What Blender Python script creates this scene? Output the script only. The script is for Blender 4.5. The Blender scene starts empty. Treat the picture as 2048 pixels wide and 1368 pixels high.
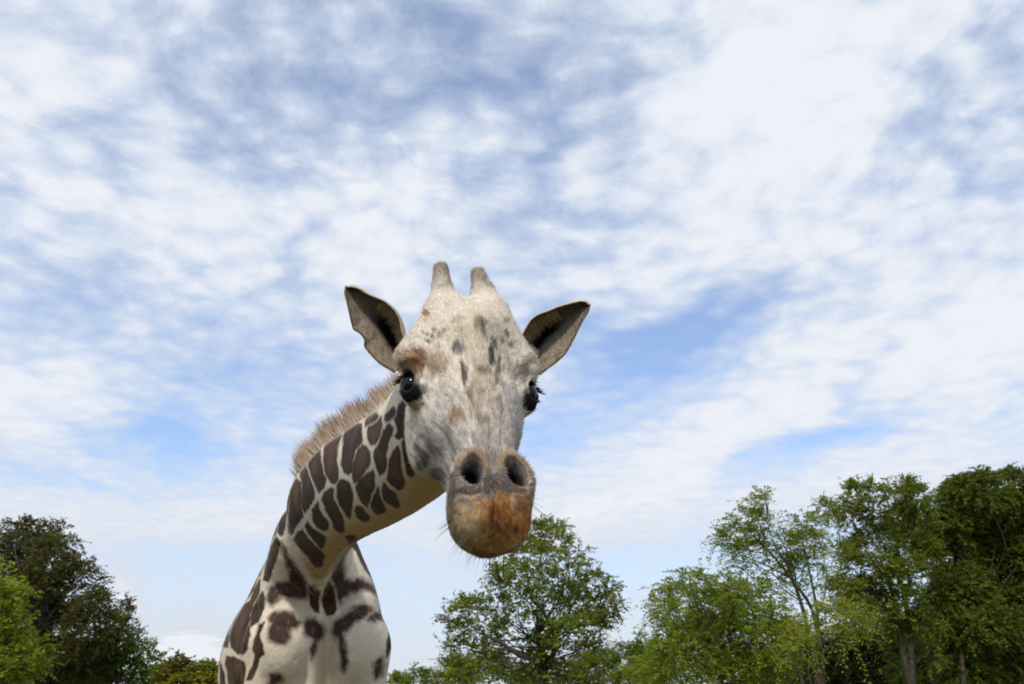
import bpy, math, random, os
import numpy as np
from mathutils import Vector, Matrix, Euler

random.seed(7)
RNG = np.random.default_rng(11)
scene = bpy.context.scene
COL = scene.collection

# ------------------------------------------------------------------ camera
CAM_H, PITCH, FPX = 2.08, math.radians(22.4), 1700.0      # focal length in photo pixels (2048 wide)
cam_data = bpy.data.cameras.new('camera')
cam = bpy.data.objects.new('camera', cam_data)
COL.objects.link(cam)
cam.location = (0, 0, CAM_H)
cam.rotation_euler = (math.radians(90) + PITCH, 0, 0)
cam_data.sensor_width = 36.0
cam_data.lens = 36.0 * FPX / 2048
cam_data.clip_start = 0.05
cam_data.clip_end = 6000
cam_data.dof.use_dof = True
cam_data.dof.focus_distance = 1.75
cam_data.dof.aperture_fstop = 9.0
scene.camera = cam
scene.render.resolution_x, scene.render.resolution_y = 1024, 684

CP, SP = math.cos(PITCH), math.sin(PITCH)
def cam2w(c):
    c = np.asarray(c, float)
    x, y, z = c[..., 0], c[..., 1], c[..., 2]              # right, up, forward
    return np.stack([x, z * CP - y * SP, z * SP + y * CP + CAM_H], -1)
def camdir(v):
    v = np.asarray(v, float)
    x, y, z = v[..., 0], v[..., 1], v[..., 2]
    return np.stack([x, z * CP - y * SP, z * SP + y * CP], -1)
def PX(px, py, zc):                                          # photo pixel + depth along the view axis -> world point
    return cam2w([(px - 1024) / FPX * zc, (684 - py) / FPX * zc, zc])
def PY(px, py, Y):                                           # photo pixel + world distance Y -> world point
    d = camdir([(px - 1024) / FPX, (684 - py) / FPX, 1.0])
    return np.array([0, 0, CAM_H]) + d * (Y / d[1])
def proj(p):                                                 # world -> photo pixel, depth
    x = p[:, 0]; y = p[:, 1]; z = p[:, 2] - CAM_H
    zc = y * CP + z * SP
    yc = -y * SP + z * CP
    zs = np.maximum(zc, 1e-3)
    return 1024 + FPX * x / zs, 684 - FPX * yc / zs, zc

# ------------------------------------------------------------------ light
SUN_EL, SUN_AZ = math.radians(46), math.radians(196)         # azimuth from +Y clockwise: behind the camera, to the left
sun_vec = Vector((math.sin(SUN_AZ) * math.cos(SUN_EL), math.cos(SUN_AZ) * math.cos(SUN_EL), math.sin(SUN_EL)))
sd = bpy.data.lights.new('sun', 'SUN')
sd.energy = 2.5
sd.angle = math.radians(6)
sd.color = (1.0, 0.95, 0.87)
sun = bpy.data.objects.new('sun', sd)
COL.objects.link(sun)
sun.rotation_euler = (-sun_vec).to_track_quat('-Z', 'Y').to_euler()

scene.view_settings.view_transform = 'Standard'
scene.view_settings.look = 'None'
scene.view_settings.gamma = 1.0
scene.view_settings.exposure = 0.0
scene.view_settings.use_curve_mapping = False
scene.cycles.use_denoising = True

# ------------------------------------------------------------------ node helper
class NT:
    def __init__(self, tree):
        self.t = tree; tree.nodes.clear()
    def n(self, typ, **kw):
        nd = self.t.nodes.new(typ)
        for k, v in kw.items():
            setattr(nd, k, v)
        return nd
    def link(self, a, b):
        self.t.links.new(a, b)
    def val(self, sock, v):
        if hasattr(v, 'is_linked'):
            self.link(v, sock)
        elif v is not None:
            sock.default_value = v
    def math(self, op, a, b=None, c=None, clamp=False):
        nd = self.n('ShaderNodeMath', operation=op, use_clamp=clamp)
        for i, v in enumerate((a, b, c)):
            if v is not None: self.val(nd.inputs[i], v)
        return nd.outputs[0]
    def vmath(self, op, a, b=None):
        nd = self.n('ShaderNodeVectorMath', operation=op)
        self.val(nd.inputs[0], a)
        if b is not None:
            self.val(nd.inputs[3] if op == 'SCALE' else nd.inputs[1], b)
        return nd.outputs['Value'] if op in ('LENGTH', 'DOT_PRODUCT', 'DISTANCE') else nd.outputs[0]
    def noise(self, vec, scale, detail=4, rough=.55, dist=0, lac=2.0, dim='3D'):
        nd = self.n('ShaderNodeTexNoise', noise_dimensions=dim)
        if vec is not None: self.link(vec, nd.inputs['Vector'])
        for k, v in (('Scale', scale), ('Detail', detail), ('Roughness', rough), ('Distortion', dist), ('Lacunarity', lac)):
            nd.inputs[k].default_value = v
        return nd.outputs[0]
    def ramp(self, v, lo, hi, a=0.0, b=1.0, smooth=True):
        nd = self.n('ShaderNodeMapRange', clamp=True)
        nd.interpolation_type = 'SMOOTHSTEP' if smooth else 'LINEAR'
        self.val(nd.inputs[0], v)
        for i, x in zip((1, 2, 3, 4), (lo, hi, a, b)): self.val(nd.inputs[i], x)
        return nd.outputs[0]
    def mix(self, f, a, b, mode='MIX'):
        nd = self.n('ShaderNodeMix', data_type='RGBA', blend_type=mode)
        self.val(nd.inputs[0], f)
        for s, v in ((nd.inputs[6], a), (nd.inputs[7], b)):
            self.val(s, (*v, 1) if isinstance(v, tuple) and len(v) == 3 else v)
        return nd.outputs[2]

def srgb(r, g, b):
    f = lambda c: (c / 12.92 if c <= .04045 else ((c + .055) / 1.055) ** 2.4)
    return (f(r / 255), f(g / 255), f(b / 255))

# ------------------------------------------------------------------ sky (world): Nishita blue behind a sheet of broken high cloud
world = bpy.data.worlds.new('World')
scene.world = world
world.use_nodes = True
world.cycles.sampling_method = 'MANUAL'
world.cycles.sample_map_resolution = 256
W = NT(world.node_tree)
sky = W.n('ShaderNodeTexSky', sky_type='NISHITA', sun_disc=False, sun_elevation=SUN_EL, sun_rotation=SUN_AZ,
          altitude=100, air_density=1.0, dust_density=0.2, ozone_density=3.0)
tc = W.n('ShaderNodeTexCoord')
sepd = W.n('ShaderNodeSeparateXYZ'); W.link(tc.outputs['Generated'], sepd.inputs[0])
zz = W.math('ADD', W.math('ABSOLUTE', sepd.outputs[2]), 0.10)
plane = W.n('ShaderNodeCombineXYZ')                        # the point where the view ray meets the cloud sheet
W.link(W.math('DIVIDE', sepd.outputs[0], zz), plane.inputs[0])
W.link(W.math('DIVIDE', sepd.outputs[1], zz), plane.inputs[1])
pl = plane.outputs[0]
def sky_pt(px, py):
    d = camdir([(px - 1024) / FPX, (684 - py) / FPX, 1.0]); d = d / np.linalg.norm(d)
    z = max(d[2], 0) + .10
    return (d[0] / z, d[1] / z)
warp = W.n('ShaderNodeTexNoise', noise_dimensions='2D'); W.link(pl, warp.inputs['Vector'])
warp.inputs['Scale'].default_value = 1.6; warp.inputs['Detail'].default_value = 3; warp.inputs['Roughness'].default_value = .6
wv = W.vmath('SCALE', W.vmath('SUBTRACT', warp.outputs['Color'], (.5, .5, .5)), 0.55)
plw = W.vmath('ADD', pl, wv)
pls = W.vmath('ADD', pl, W.vmath('SCALE', wv, 0.28))
#                              # warped sheet coordinates: ragged cloud edges
# large banks (+) and gaps (-): direction in the sky, extent, tilt, amount
BANKS = [(1450, 170, 330, 240, 0, .60), (60, 150, 170, 190, 0, .26), (290, 430, 240, 110, 20, .30), (820, 500, 130, 110, 0, .42),
         (60, 800, 170, 120, 15, .40), (1500, 830, 300, 75, -32, .38), (1900, 720, 220, 130, -25, .40), (1280, 560, 200, 80, -10, .30),
         (1250, 1000, 320, 70, -12, .36), (300, 1040, 600, 60, 0, .30), (1800, 960, 300, 60, -10, .25), (1500, 400, 250, 120, 0, .22),
         (640, 150, 330, 160, 10, -.20), (960, 100, 150, 120, 30, -.32), (1050, 300, 70, 190, 0, -.22), (1340, 650, 120, 50, -20, -.55),
         (1220, 740, 120, 55, 0, -.45), (1110, 870, 110, 36, -10, -.42), (1600, 880, 150, 30, -18, -.60), (1830, 240, 80, 100, 20, -.34),
         (2020, 320, 60, 120, 0, -.25), (1930, 20, 50, 60, 0, -.42), (310, 890, 100, 50, 20, -.62), (470, 740, 230, 60, 10, -.20),
         (40, 600, 110, 60, 0, -.30), (1710, 740, 30, 110, 35, -.32), (110, 950, 110, 16, 14, -.30), (420, 300, 110, 60, 0, -.12),
         (1560, 930, 160, 30, -15, -.25), (370, 1310, 70, 40, -12, .75), (235, 1200, 34, 40, 0, .5)]
cov = None
for (bx_, by_, rx, ry, ang, amp) in BANKS:
    c0 = np.array(sky_pt(bx_, by_))
    J = np.stack([np.array(sky_pt(bx_ + 2, by_)) - c0, np.array(sky_pt(bx_, by_ + 2)) - c0], 1) / 2
    Ji = np.linalg.inv(J)
    ca, sa = math.cos(math.radians(ang)), math.sin(math.radians(ang))
    M = np.array([[ca / rx, sa / rx], [-sa / ry, ca / ry]]) @ Ji
    q = W.vmath('SUBTRACT', plw, (c0[0], c0[1], 0))
    u = W.vmath('DOT_PRODUCT', q, (M[0, 0], M[0, 1], 0))
    v = W.vmath('DOT_PRODUCT', q, (M[1, 0], M[1, 1], 0))
    r2 = W.math('MULTIPLY_ADD', u, u, W.math('MULTIPLY', v, v))
    g = W.math('MULTIPLY', W.math('EXPONENT', W.math('MULTIPLY', r2, -0.7)), amp)
    cov = g if cov is None else W.math('ADD', cov, g)
big = W.noise(pls, 1.1, 2, .55, dim='2D')
mid = W.noise(pls, 7.0, 5, .62, dim='2D')
vor = W.n('ShaderNodeTexVoronoi', feature='SMOOTH_F1', voronoi_dimensions='2D'); vor.inputs['Scale'].default_value = 13.0; vor.inputs['Smoothness'].default_value = .7
W.link(pls, vor.inputs['Vector'])
fine = W.noise(pls, 21, 4, .62, dim='2D')
calm = W.ramp(sepd.outputs[2], .10, .62, .38, 1.0)         # ripples look finer and fainter far away
tot = W.math('ADD', cov, 0.69)
tot = W.math('MULTIPLY_ADD', W.math('SUBTRACT', big, .5), .35, tot)
tot = W.math('MULTIPLY_ADD', W.math('MULTIPLY', W.math('SUBTRACT', mid, .5), calm), .95, tot)
tot = W.math('MULTIPLY_ADD', W.math('MULTIPLY', W.math('SUBTRACT', .40, vor.outputs[0]), calm), .52, tot)
tot = W.math('MULTIPLY_ADD', W.math('MULTIPLY', W.math('SUBTRACT', fine, .5), calm), .44, tot)
dens = W.ramp(tot, 0.0, 1.05, .24, 1.0, smooth=True)
haze_h = W.ramp(sepd.outputs[2], 0.03, 0.33, .93, 0.0)        # clouds close up towards the horizon
dens = W.math('MAXIMUM', dens, W.math('MULTIPLY', haze_h, W.ramp(tot, -.1, .8, .80, 1.0)))
dens = W.math('MINIMUM', dens, 1.0)
thick = W.ramp(tot, .55, 1.25)
ccol = W.mix(thick, (.68, .76, .89), (.86, .885, .94))
ccol = W.mix(W.math('MULTIPLY', W.ramp(sepd.outputs[2], .02, .26, .75, 0.0), W.ramp(tot, .95, 1.25, 1.0, .1)), ccol, (.655, .70, .775))
skyc = W.mix(1.0, sky.outputs[0], (.150, .170, .192), 'MULTIPLY')
final = W.mix(dens, skyc, ccol)
bg = W.n('ShaderNodeBackground'); W.link(final, bg.inputs[0]); bg.inputs[1].default_value = 1.0
out = W.n('ShaderNodeOutputWorld'); W.link(bg.outputs[0], out.inputs[0])
# ================================================================== giraffe: implicit surface (smooth unions), meshed by surface nets
def catmull(xs, ys, n):
    """dense smooth table through control points (monotone x)"""
    xs = np.asarray(xs, float); ys = np.asarray(ys, float)
    if ys.ndim == 1: ys = ys[:, None]
    m = np.gradient(ys, xs, axis=0)
    X = np.linspace(xs[0], xs[-1], n)
    i = np.clip(np.searchsorted(xs, X, 'right') - 1, 0, len(xs) - 2)
    h = (xs[i + 1] - xs[i]); t = ((X - xs[i]) / h)[:, None]; h = h[:, None]
    Y = (2*t**3 - 3*t**2 + 1) * ys[i] + (t**3 - 2*t**2 + t) * h * m[i] + (-2*t**3 + 3*t**2) * ys[i + 1] + (t**3 - t**2) * h * m[i + 1]
    return X, Y

PRIMS = []      # (func, lo, hi, k, mode)
def add(func, lo, hi, k, mode='u'):
    PRIMS.append((func, np.asarray(lo) - k - .10, np.asarray(hi) + k + .10, k, mode))
def norm(v):
    v = np.asarray(v, float); return v / np.linalg.norm(v)

def capsule(a, b, ra, rb, k=.03, mode='u'):
    a = np.asarray(a, float); b = np.asarray(b, float); ba = b - a; l2 = ba @ ba
    def f(p):
        pa = p - a
        t = np.clip(pa @ ba / l2, 0, 1)
        return np.sqrt(((pa - t[:, None] * ba) ** 2).sum(1)) - (ra + (rb - ra) * t)
    r = max(ra, rb)
    add(f, np.minimum(a, b) - r, np.maximum(a, b) + r, k, mode)

def ellipsoid(c, axes, radii, k=.03, mode='u'):
    c = np.asarray(c, float); A = np.array([norm(x) for x in axes]); R = np.asarray(radii, float)
    def f(p):
        q = (p - c) @ A.T
        k0 = np.sqrt(((q / R) ** 2).sum(1)); k1 = np.sqrt(((q / R ** 2) ** 2).sum(1)) + 1e-9
        return k0 * (k0 - 1) / k1
    r = R.max()
    add(f, c - r, c + r, k, mode)

def tube(pts, ra, rb, dors, n=36, k=.05):
    """elliptical tube along a spline; ra lateral radius, rb dorsoventral radius, dors = dorsal direction per point"""
    pts = np.asarray(pts, float)
    L = np.concatenate([[0], np.cumsum(np.linalg.norm(np.diff(pts, axis=0), axis=1))])
    X, T = catmull(L, np.column_stack([pts, ra, rb, dors]), n)
    c, A, B, D = T[:, :3], T[:, 3], T[:, 4], T[:, 5:8]
    tan = np.gradient(c, axis=0); tan /= np.linalg.norm(tan, axis=1)[:, None]
    D = D - (D * tan).sum(1)[:, None] * tan; D /= np.linalg.norm(D, axis=1)[:, None]
    S = np.cross(tan, D)
    c2 = (c * c).sum(1)
    def f(p, want=False):
        near = np.argmin(c2[None] - 2 * p @ c.T, 1)
        best = np.full(len(p), 9.0); par = np.zeros(len(p)); ang = np.zeros(len(p))
        for off in (-1, 0):
            i = np.clip(near + off, 0, n - 2)
            ba = c[i + 1] - c[i]; l2 = (ba * ba).sum(1)
            pa = p - c[i]
            t = np.clip((pa * ba).sum(1) / l2, 0, 1)
            q = pa - t[:, None] * ba
            u = (q * (S[i] + (S[i + 1] - S[i]) * t[:, None])).sum(1)
            v = (q * (D[i] + (D[i + 1] - D[i]) * t[:, None])).sum(1)
            w2 = np.maximum((q * q).sum(1) - u * u - v * v, 0)
            a = A[i] + (A[i + 1] - A[i]) * t; b = B[i] + (B[i + 1] - B[i]) * t
            k0 = np.sqrt((u / a) ** 2 + (v / b) ** 2 + w2 / (a * b)); k1 = np.sqrt((u / a ** 2) ** 2 + (v / b ** 2) ** 2 + w2 / (a * b) ** 2) + 1e-9
            d = k0 * (k0 - 1) / k1
            m = d < best
            best[m] = d[m]
            if want:
                par[m] = (X[i] + (X[i + 1] - X[i]) * t)[m]; ang[m] = np.arctan2(u, v)[m]
        return (best, par, ang) if want else best
    r = max(np.max(ra), np.max(rb))
    add(f, c.min(0) - r, c.max(0) + r, k)
    return f, X, c, tan, D, S, A, B

# ---- head frame: s along the face (poll -> lips), w to picture-right, d out of the forehead
HO = cam2w([(938 - 1024) / FPX * 1.85, (684 - 610) / FPX * 1.85, 1.85])
HT = cam2w([(1010 - 1024) / FPX * 1.42, (684 - 1106) / FPX * 1.42, 1.42])
HA = norm(HT - HO)
HR = camdir([1, -.03, .36]); HR = norm(HR - (HR @ HA) * HA)
HN = np.cross(HA, HR)
if HN @ camdir([0, 0, -1.0]) < 0: HN = -HN
def H(s, w, d): return HO + HA * s + HR * w + HN * d
def toH(p):
    q = p - HO
    return q @ HA, q @ HR, q @ HN
def hdir(s, w, d): return norm(HA * s + HR * w + HN * d)

# main loft  s      W    top    bot   narrowing of the top
LOFT = np.array([
    [-.075, .045, -.055, -.150, .00],
    [-.040, .072, -.022, -.185, .05],
    [ .000, .086,  .000, -.200, .10],
    [ .050, .098,  .014, -.215, .10],
    [ .100, .106,  .020, -.222, .10],
    [ .150, .106,  .020, -.225, .15],
    [ .200, .104,  .014, -.226, .20],
    [ .250, .091,  .003, -.222, .40],
    [ .300, .078, -.008, -.210, .42],
    [ .340, .068, -.013, -.188, .36],
    [ .380, .0625, -.013, -.160, .24],
    [ .415, .0615, -.008, -.138, .10],
    [ .455, .0645, -.004, -.125, .00],
    [ .490, .0660, -.010, -.117, -.02],
    [ .520, .0620, -.021, -.109, -.02],
    [ .545, .053, -.036, -.099, .00],
    [ .562, .034, -.052, -.087, .00],
    [ .571, .012, -.064, -.076, .00]])
LX, LT = catmull(LOFT[:, 0], LOFT[:, 1:], 300)
def head_loft(p):
    s, w, d = toH(p)
    sc = np.clip(s, LX[0], LX[-1])
    Wd, tp, bt, kk = [np.interp(sc, LX, LT[:, j]) for j in range(4)]
    dc = (tp + bt) / 2; Hh = np.maximum((tp - bt) / 2, .004)
    rel = np.clip((d - dc) / Hh, -1.3, 1.3)
    We = np.maximum(Wd * (1 - kk * rel * .5), .004)
    n = 2.7
    k0 = ((np.abs(w) / We) ** n + (np.abs(d - dc) / Hh) ** n) ** (1 / n)
    dd = (k0 - 1) * np.minimum(We, Hh)
    ds = s - sc
    return np.where(np.abs(ds) > 1e-9, np.hypot(np.maximum(dd, 0), ds), dd)
cs = np.array([H(s, w, d) for s in (-.08, .64) for w in (-.13, .13) for d in (-.24, .04)])

# ---- neck
NECK = [  # px,  py,  depth, lateral radius, dorsoventral radius, dorsal direction in the picture (x right, y up, z away)
    (640, 1176, 3.99, .032, .060, (-.1, .3, 1)),
    (636, 1126, 3.86, .062, .100, (-.2, .45, 1)),
    (642, 1068, 3.67, .122, .150, (-.45, .6, .7)),
    (656, 1020, 3.42, .158, .172, (-.65, .7, .45)),
    (692, 982, 3.08, .152, .178, (-.55, .85, .3)),
    (748, 948, 2.70, .136, .168, (-.42, .95, .2)),
    (802, 914, 2.38, .121, .152, (-.36, 1, .15)),
    (850, 868, 2.10, .110, .138, (-.30, 1, .2)),
    (898, 785, 1.92, .098, .115, (-.2, 1, .3))]
neck_pts = np.array([PX(a, b, c) for a, b, c, *_ in NECK])
neck_f, NX, NC, NTAN, ND, NS, NA, NB = tube(neck_pts, [r[3] for r in NECK], [r[4] for r in NECK],
                                            [camdir(r[5]) for r in NECK], k=.035)

# ---- body frame
BC = np.array([-.925, 4.34, 0.0])                        # under the middle of the breast
BH = norm([.28, -.96, 0.0]); BR = norm([.96, .28, 0.0]); BU = np.array([0, 0, 1.0])
def B(f, r, z): return BC + BH * f + BR * r + BU * z     # forward, picture-right, height
AX = (BH, BR, BU)
ellipsoid(B(-1.00, -.04, 2.22), AX, (.95, .44, .52), .10)
ellipsoid(B(-.50, -.02, 2.40), AX, (.55, .34, .52), .12)
ellipsoid(B(-.24, 0, 2.30), AX, (.28, .31, .50), .10)
capsule(B(-.62, -.02, 2.84), B(-.20, -.01, 2.80), .13, .14, .14)     # withers to neck root
tube([PX(640, 1030, 3.62), PX(622, 1068, 3.92), PX(620, 1120, 4.22), PX(616, 1190, 4.60)], [.11, .155, .205, .25], [.12, .16, .21, .26], [camdir((-.3, .6, .8))] * 4, n=12, k=.07)
ellipsoid(B(-1.62, -.04, 2.20), AX, (.42, .36, .42), .15)
for sgn in (-1, 1):
    ellipsoid(B(.00, .160 * sgn, 2.30), AX, (.15, .125, .19), .045)   # point of the shoulder
    ellipsoid(B(-.16, .200 * sgn, 2.46), (BH, norm(BR + .38 * sgn * BU), norm(BU - .38 * sgn * BR)), (.20, .085, .27), .06)    # shoulder blade
    capsule(B(-.10, .19 * sgn, 2.28), B(-.16, .20 * sgn, 1.72), .165, .12, .06)
    capsule(B(-.16, .20 * sgn, 1.72), B(-.10, .19 * sgn, .98), .105, .066, .04)
    capsule(B(-.10, .19 * sgn, 1.00), B(-.12, .19 * sgn, .24), .060, .044, .03)
    capsule(B(-.12, .19 * sgn, .24), B(-.06, .19 * sgn, .09), .052, .058, .02)
    capsule(B(-.05, .19 * sgn, .07), B(-.01, .19 * sgn, .06), .070, .060, .015)
    capsule(B(-1.62, .20 * sgn - .04, 2.05), B(-1.58, .22 * sgn - .04, 1.55), .26, .15, .08)
    capsule(B(-1.58, .22 * sgn - .04, 1.55), B(-1.86, .20 * sgn - .04, 1.00), .13, .075, .04)
    capsule(B(-1.86, .20 * sgn - .04, 1.00), B(-1.76, .20 * sgn - .04, .24), .066, .046, .03)
    capsule(B(-1.76, .20 * sgn - .04, .24), B(-1.70, .20 * sgn - .04, .09), .052, .058, .02)
    capsule(B(-1.69, .20 * sgn - .04, .07), B(-1.65, .20 * sgn - .04, .06), .070, .060, .015)
capsule(B(-1.98, -.04, 2.36), B(-2.06, -.04, 1.55), .05, .025, .05)
capsule(PX(566, 1078, 3.80), PX(635, 1176, 3.86), .030, .030, .020)   # the two throat cords that meet in a V on the breast
capsule(PX(694, 1084, 3.93), PX(642, 1176, 3.86), .030, .030, .020)
# groove between the two breast muscles
capsule(PX(652, 1215, 4.02), PX(652, 1420, 4.02), .022, .030, .05, 's')

# ---- head
add(head_loft, cs.min(0), cs.max(0), .05)
EYE = {}
def OD(sgn): return hdir(.0, -.72, .70) if sgn < 0 else hdir(.0, .56, .83)          # where each eye looks
for sgn in (-1, 1):
    wo = -.007                                                                              # the skull sits a little to picture-left of the face line
    ellipsoid(H(.050, .060 * sgn - .004, -.008), (HA, HR, HN), (.060, .036, .034), .045)    # frontal boss under the ossicone
    # brow ridge over the eye
    ellipsoid(H(.144, .113 * sgn + wo, -.031), (hdir(1, .22 * sgn, -.10), hdir(-.22, sgn, -.1), HN), (.044, .034, .032), .022)
    ellipsoid(H(.120, .088 * sgn + wo, -.020), (HA, HR, HN), (.060, .034, .026), .04)
    # cheek bone below the eye and jaw muscle
    ellipsoid(H(.262, .081 * sgn + wo, -.070), (hdir(1, -.2 * sgn, 0), hdir(.2, sgn, 0), HN), (.080, .024, .036), .04)
    ellipsoid(H(.245, .078 * sgn + wo, -.155), (HA, HR, HN), (.085, .030, .062), .04)
    # eyelids
    EYE[sgn] = H(.211, .114 * sgn + wo, -.050)
    ellipsoid(EYE[sgn], (HA, HR, HN), (.037, .031, .034), .022)
    # nose-bridge side ridge
    capsule(H(.24, .050 * sgn, -.020), H(.37, .036 * sgn, -.026), .014, .013, .04)
    # nostril lobes
    ellipsoid(H(.446, .0425 * sgn + .003, -.018), (hdir(1, .22 * sgn, .05), hdir(-.22, sgn, 0), HN), (.052, .0325, .036), .018)
capsule(H(.045, 0, -.014), H(.10, 0, .010), .026, .030, .04)                                  # median boss
capsule(H(.10, 0, .004), H(.30, 0, -.042), .034, .034, .05)
oss = [((890, 618, 1.87), (884, 576, 1.93), (882, 541, 1.965)), ((978, 625, 1.90), (966, 585, 1.95), (957, 551, 1.985))]
for (b0, b1, b2), r in zip(oss, ((.040, .0205, .0150), (.042, .0245, .0145))):
    capsule(PX(*b0), PX(*b1), r[0], r[1], .030)
    capsule(PX(*b1), PX(*b2), r[1] * .97, r[2], .012)
ellipsoid(H(.508, 0, -.100), (HA, HR, HN), (.050, .044, .028), .025)
ellipsoid(H(.508, 0, -.045), (HA, HR, HN), (.050, .045, .040), .02)                          # chin
for sgn in (-1, 1):
    ellipsoid(H(.500, .028 * sgn, -.050), (HA, HR, HN), (.052, .036, .042), .035)            # upper lip
    # nostril openings
    ellipsoid(H(.447, .041 * sgn + .004, .004), (hdir(1, .25 * sgn, 0), hdir(-.25, sgn, 0), HN), (.0350, .0220, .036), .012, 's')
    ellipsoid(H(.449, .039 * sgn + .004, -.040), (hdir(1, .2 * sgn, -.2), hdir(-.2, sgn, 0), hdir(.2, 0, 1)), (.020, .014, .026), .008, 's')
    # eye openings
    od = OD(sgn)
    ou = norm(np.cross(od, HA)); ol = np.cross(ou, od)
    ellipsoid(EYE[sgn] + od * .030, (ol, ou, od), (.0230, .0162, .022), .004, 's')
# ear roots
capsule(H(.055, -.085, -.075), PX(808, 720, 1.925), .040, .027, .03)
capsule(H(.055, .085, -.075), PX(1054, 716, 1.965), .040, .028, .03)

def smin(a, b, k):
    h = np.clip(.5 + .5 * (b - a) / k, 0, 1)
    return b + (a - b) * h - k * h * (1 - h)
def sdf(P):
    out = np.full(len(P), 1.0)
    for f, lo, hi, k, mode in PRIMS:
        m = np.nonzero(((P > lo) & (P < hi)).all(1))[0]
        if len(m) == 0: continue
        d = f(P[m])
        out[m] = smin(out[m], d, k) if mode == 'u' else -smin(-out[m], d, k)
    return out
def sdf_all(P, chunk=60000):
    out = np.empty(len(P))
    for i in range(0, len(P), chunk):
        Q = P[i:i + chunk]
        lo, hi = Q.min(0), Q.max(0)
        out[i:i + chunk] = sdf_sub(Q, lo, hi)
    return out
def sdf_sub(Q, qlo, qhi):
    out = np.full(len(Q), 1.0)
    for f, lo, hi, k, mode in PRIMS:
        if (qlo > hi).any() or (qhi < lo).any(): continue
        m = np.nonzero(((Q > lo) & (Q < hi)).all(1))[0]
        if len(m) == 0: continue
        d = f(Q[m])
        out[m] = smin(out[m], d, k) if mode == 'u' else -smin(-out[m], d, k)
    return out

def surface_nets(lo, hi, h, NB_=8):
    bs = h * NB_
    nb = np.ceil((hi - lo) / bs).astype(int)
    I = np.stack(np.meshgrid(*[np.arange(n) for n in nb], indexing='ij'), -1).reshape(-1, 3)
    cent = lo + (I + .5) * bs
    near = np.zeros(len(cent), bool)
    for f, plo, phi, k, mode in PRIMS:
        if mode == 'u': near |= ((cent > plo) & (cent < phi)).all(1)
    I = I[near]; cent = cent[near]
    I = I[np.abs(sdf_all(cent)) < bs * 1.35]
    g = np.arange(NB_ + 1)
    G = np.stack(np.meshgrid(g, g, g, indexing='ij'), -1).reshape(-1, 3)
    DIM = (nb + 2) * NB_ + 4
    key = lambda c: (c[:, 0] * DIM[1] + c[:, 1]) * DIM[2] + c[:, 2]
    vk, vp, quads = [], [], []
    for b0 in range(0, len(I), 128):
        blk = I[b0:b0 + 128] * NB_
        C = (blk[:, None, :] + G[None]).reshape(-1, 3)
        V = sdf_all(lo + C * h, len(C)).reshape(len(blk), NB_ + 1, NB_ + 1, NB_ + 1)
        sg = V < 0
        cnt = 0
        for dx in (0, 1):
            for dy in (0, 1):
                for dz in (0, 1):
                    cnt = cnt + sg[:, dx:NB_ + dx, dy:NB_ + dy, dz:NB_ + dz].astype(int)
        b, x, y, z = np.nonzero((cnt > 0) & (cnt < 8))
        if len(b) == 0: continue
        acc = np.zeros((len(b), 3)); num = np.zeros(len(b))
        for ax in range(3):
            for e in range(4):
                o = [0, 0, 0]; oth = [a for a in range(3) if a != ax]
                o[oth[0]] = e & 1; o[oth[1]] = e >> 1
                o2 = list(o); o2[ax] = 1
                v0 = V[b, x + o[0], y + o[1], z + o[2]]; v1 = V[b, x + o2[0], y + o2[1], z + o2[2]]
                m = (v0 < 0) != (v1 < 0)
                t = np.where(m, v0 / np.where(m, v0 - v1, 1), 0)
                pos = np.tile(np.array(o, float), (len(b), 1)); pos[:, ax] = t
                acc[m] += pos[m]; num[m] += 1
        cell = blk[b] + np.stack([x, y, z], 1)
        vk.append(key(cell + 1)); vp.append(lo + (cell + acc / num[:, None]) * h)
        for ax in range(3):
            u, w = (ax + 1) % 3, (ax + 2) % 3
            sl = [slice(0, NB_)] * 3; sl1 = list(sl); sl1[ax] = slice(1, NB_ + 1)
            a0 = sg[(slice(None), *sl)]; a1 = sg[(slice(None), *sl1)]
            bb, xx, yy, zz_ = np.nonzero(a0 != a1)
            inside0 = a0[bb, xx, yy, zz_]
            c = blk[bb] + np.stack([xx, yy, zz_], 1) + 1
            eu = np.zeros(3, int); eu[u] = 1; ew = np.zeros(3, int); ew[w] = 1
            q = np.stack([key(c - eu - ew), key(c - ew), key(c), key(c - eu)], 1)
            q[~inside0] = q[~inside0][:, ::-1]
            quads.append(q)
    vk = np.concatenate(vk); vp = np.concatenate(vp); quads = np.concatenate(quads)
    o = np.argsort(vk); vk = vk[o]; vp = vp[o]
    idx = np.minimum(np.searchsorted(vk, quads), len(vk) - 1)
    ok = (vk[idx] == quads).all(1)
    return vp, idx[ok]

def grad(P, e=.0015):
    f0 = sdf_all(P)
    g = np.stack([sdf_all(P + np.eye(3)[i] * e) - f0 for i in range(3)], 1) / e
    return f0, g
def project(P, it=2):
    for _ in range(it):
        f0, g = grad(P)
        g2 = (g * g).sum(1)
        st = np.clip(f0 / np.maximum(g2, .15), -.006, .006)
        P = P - st[:, None] * g
    return P

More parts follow.
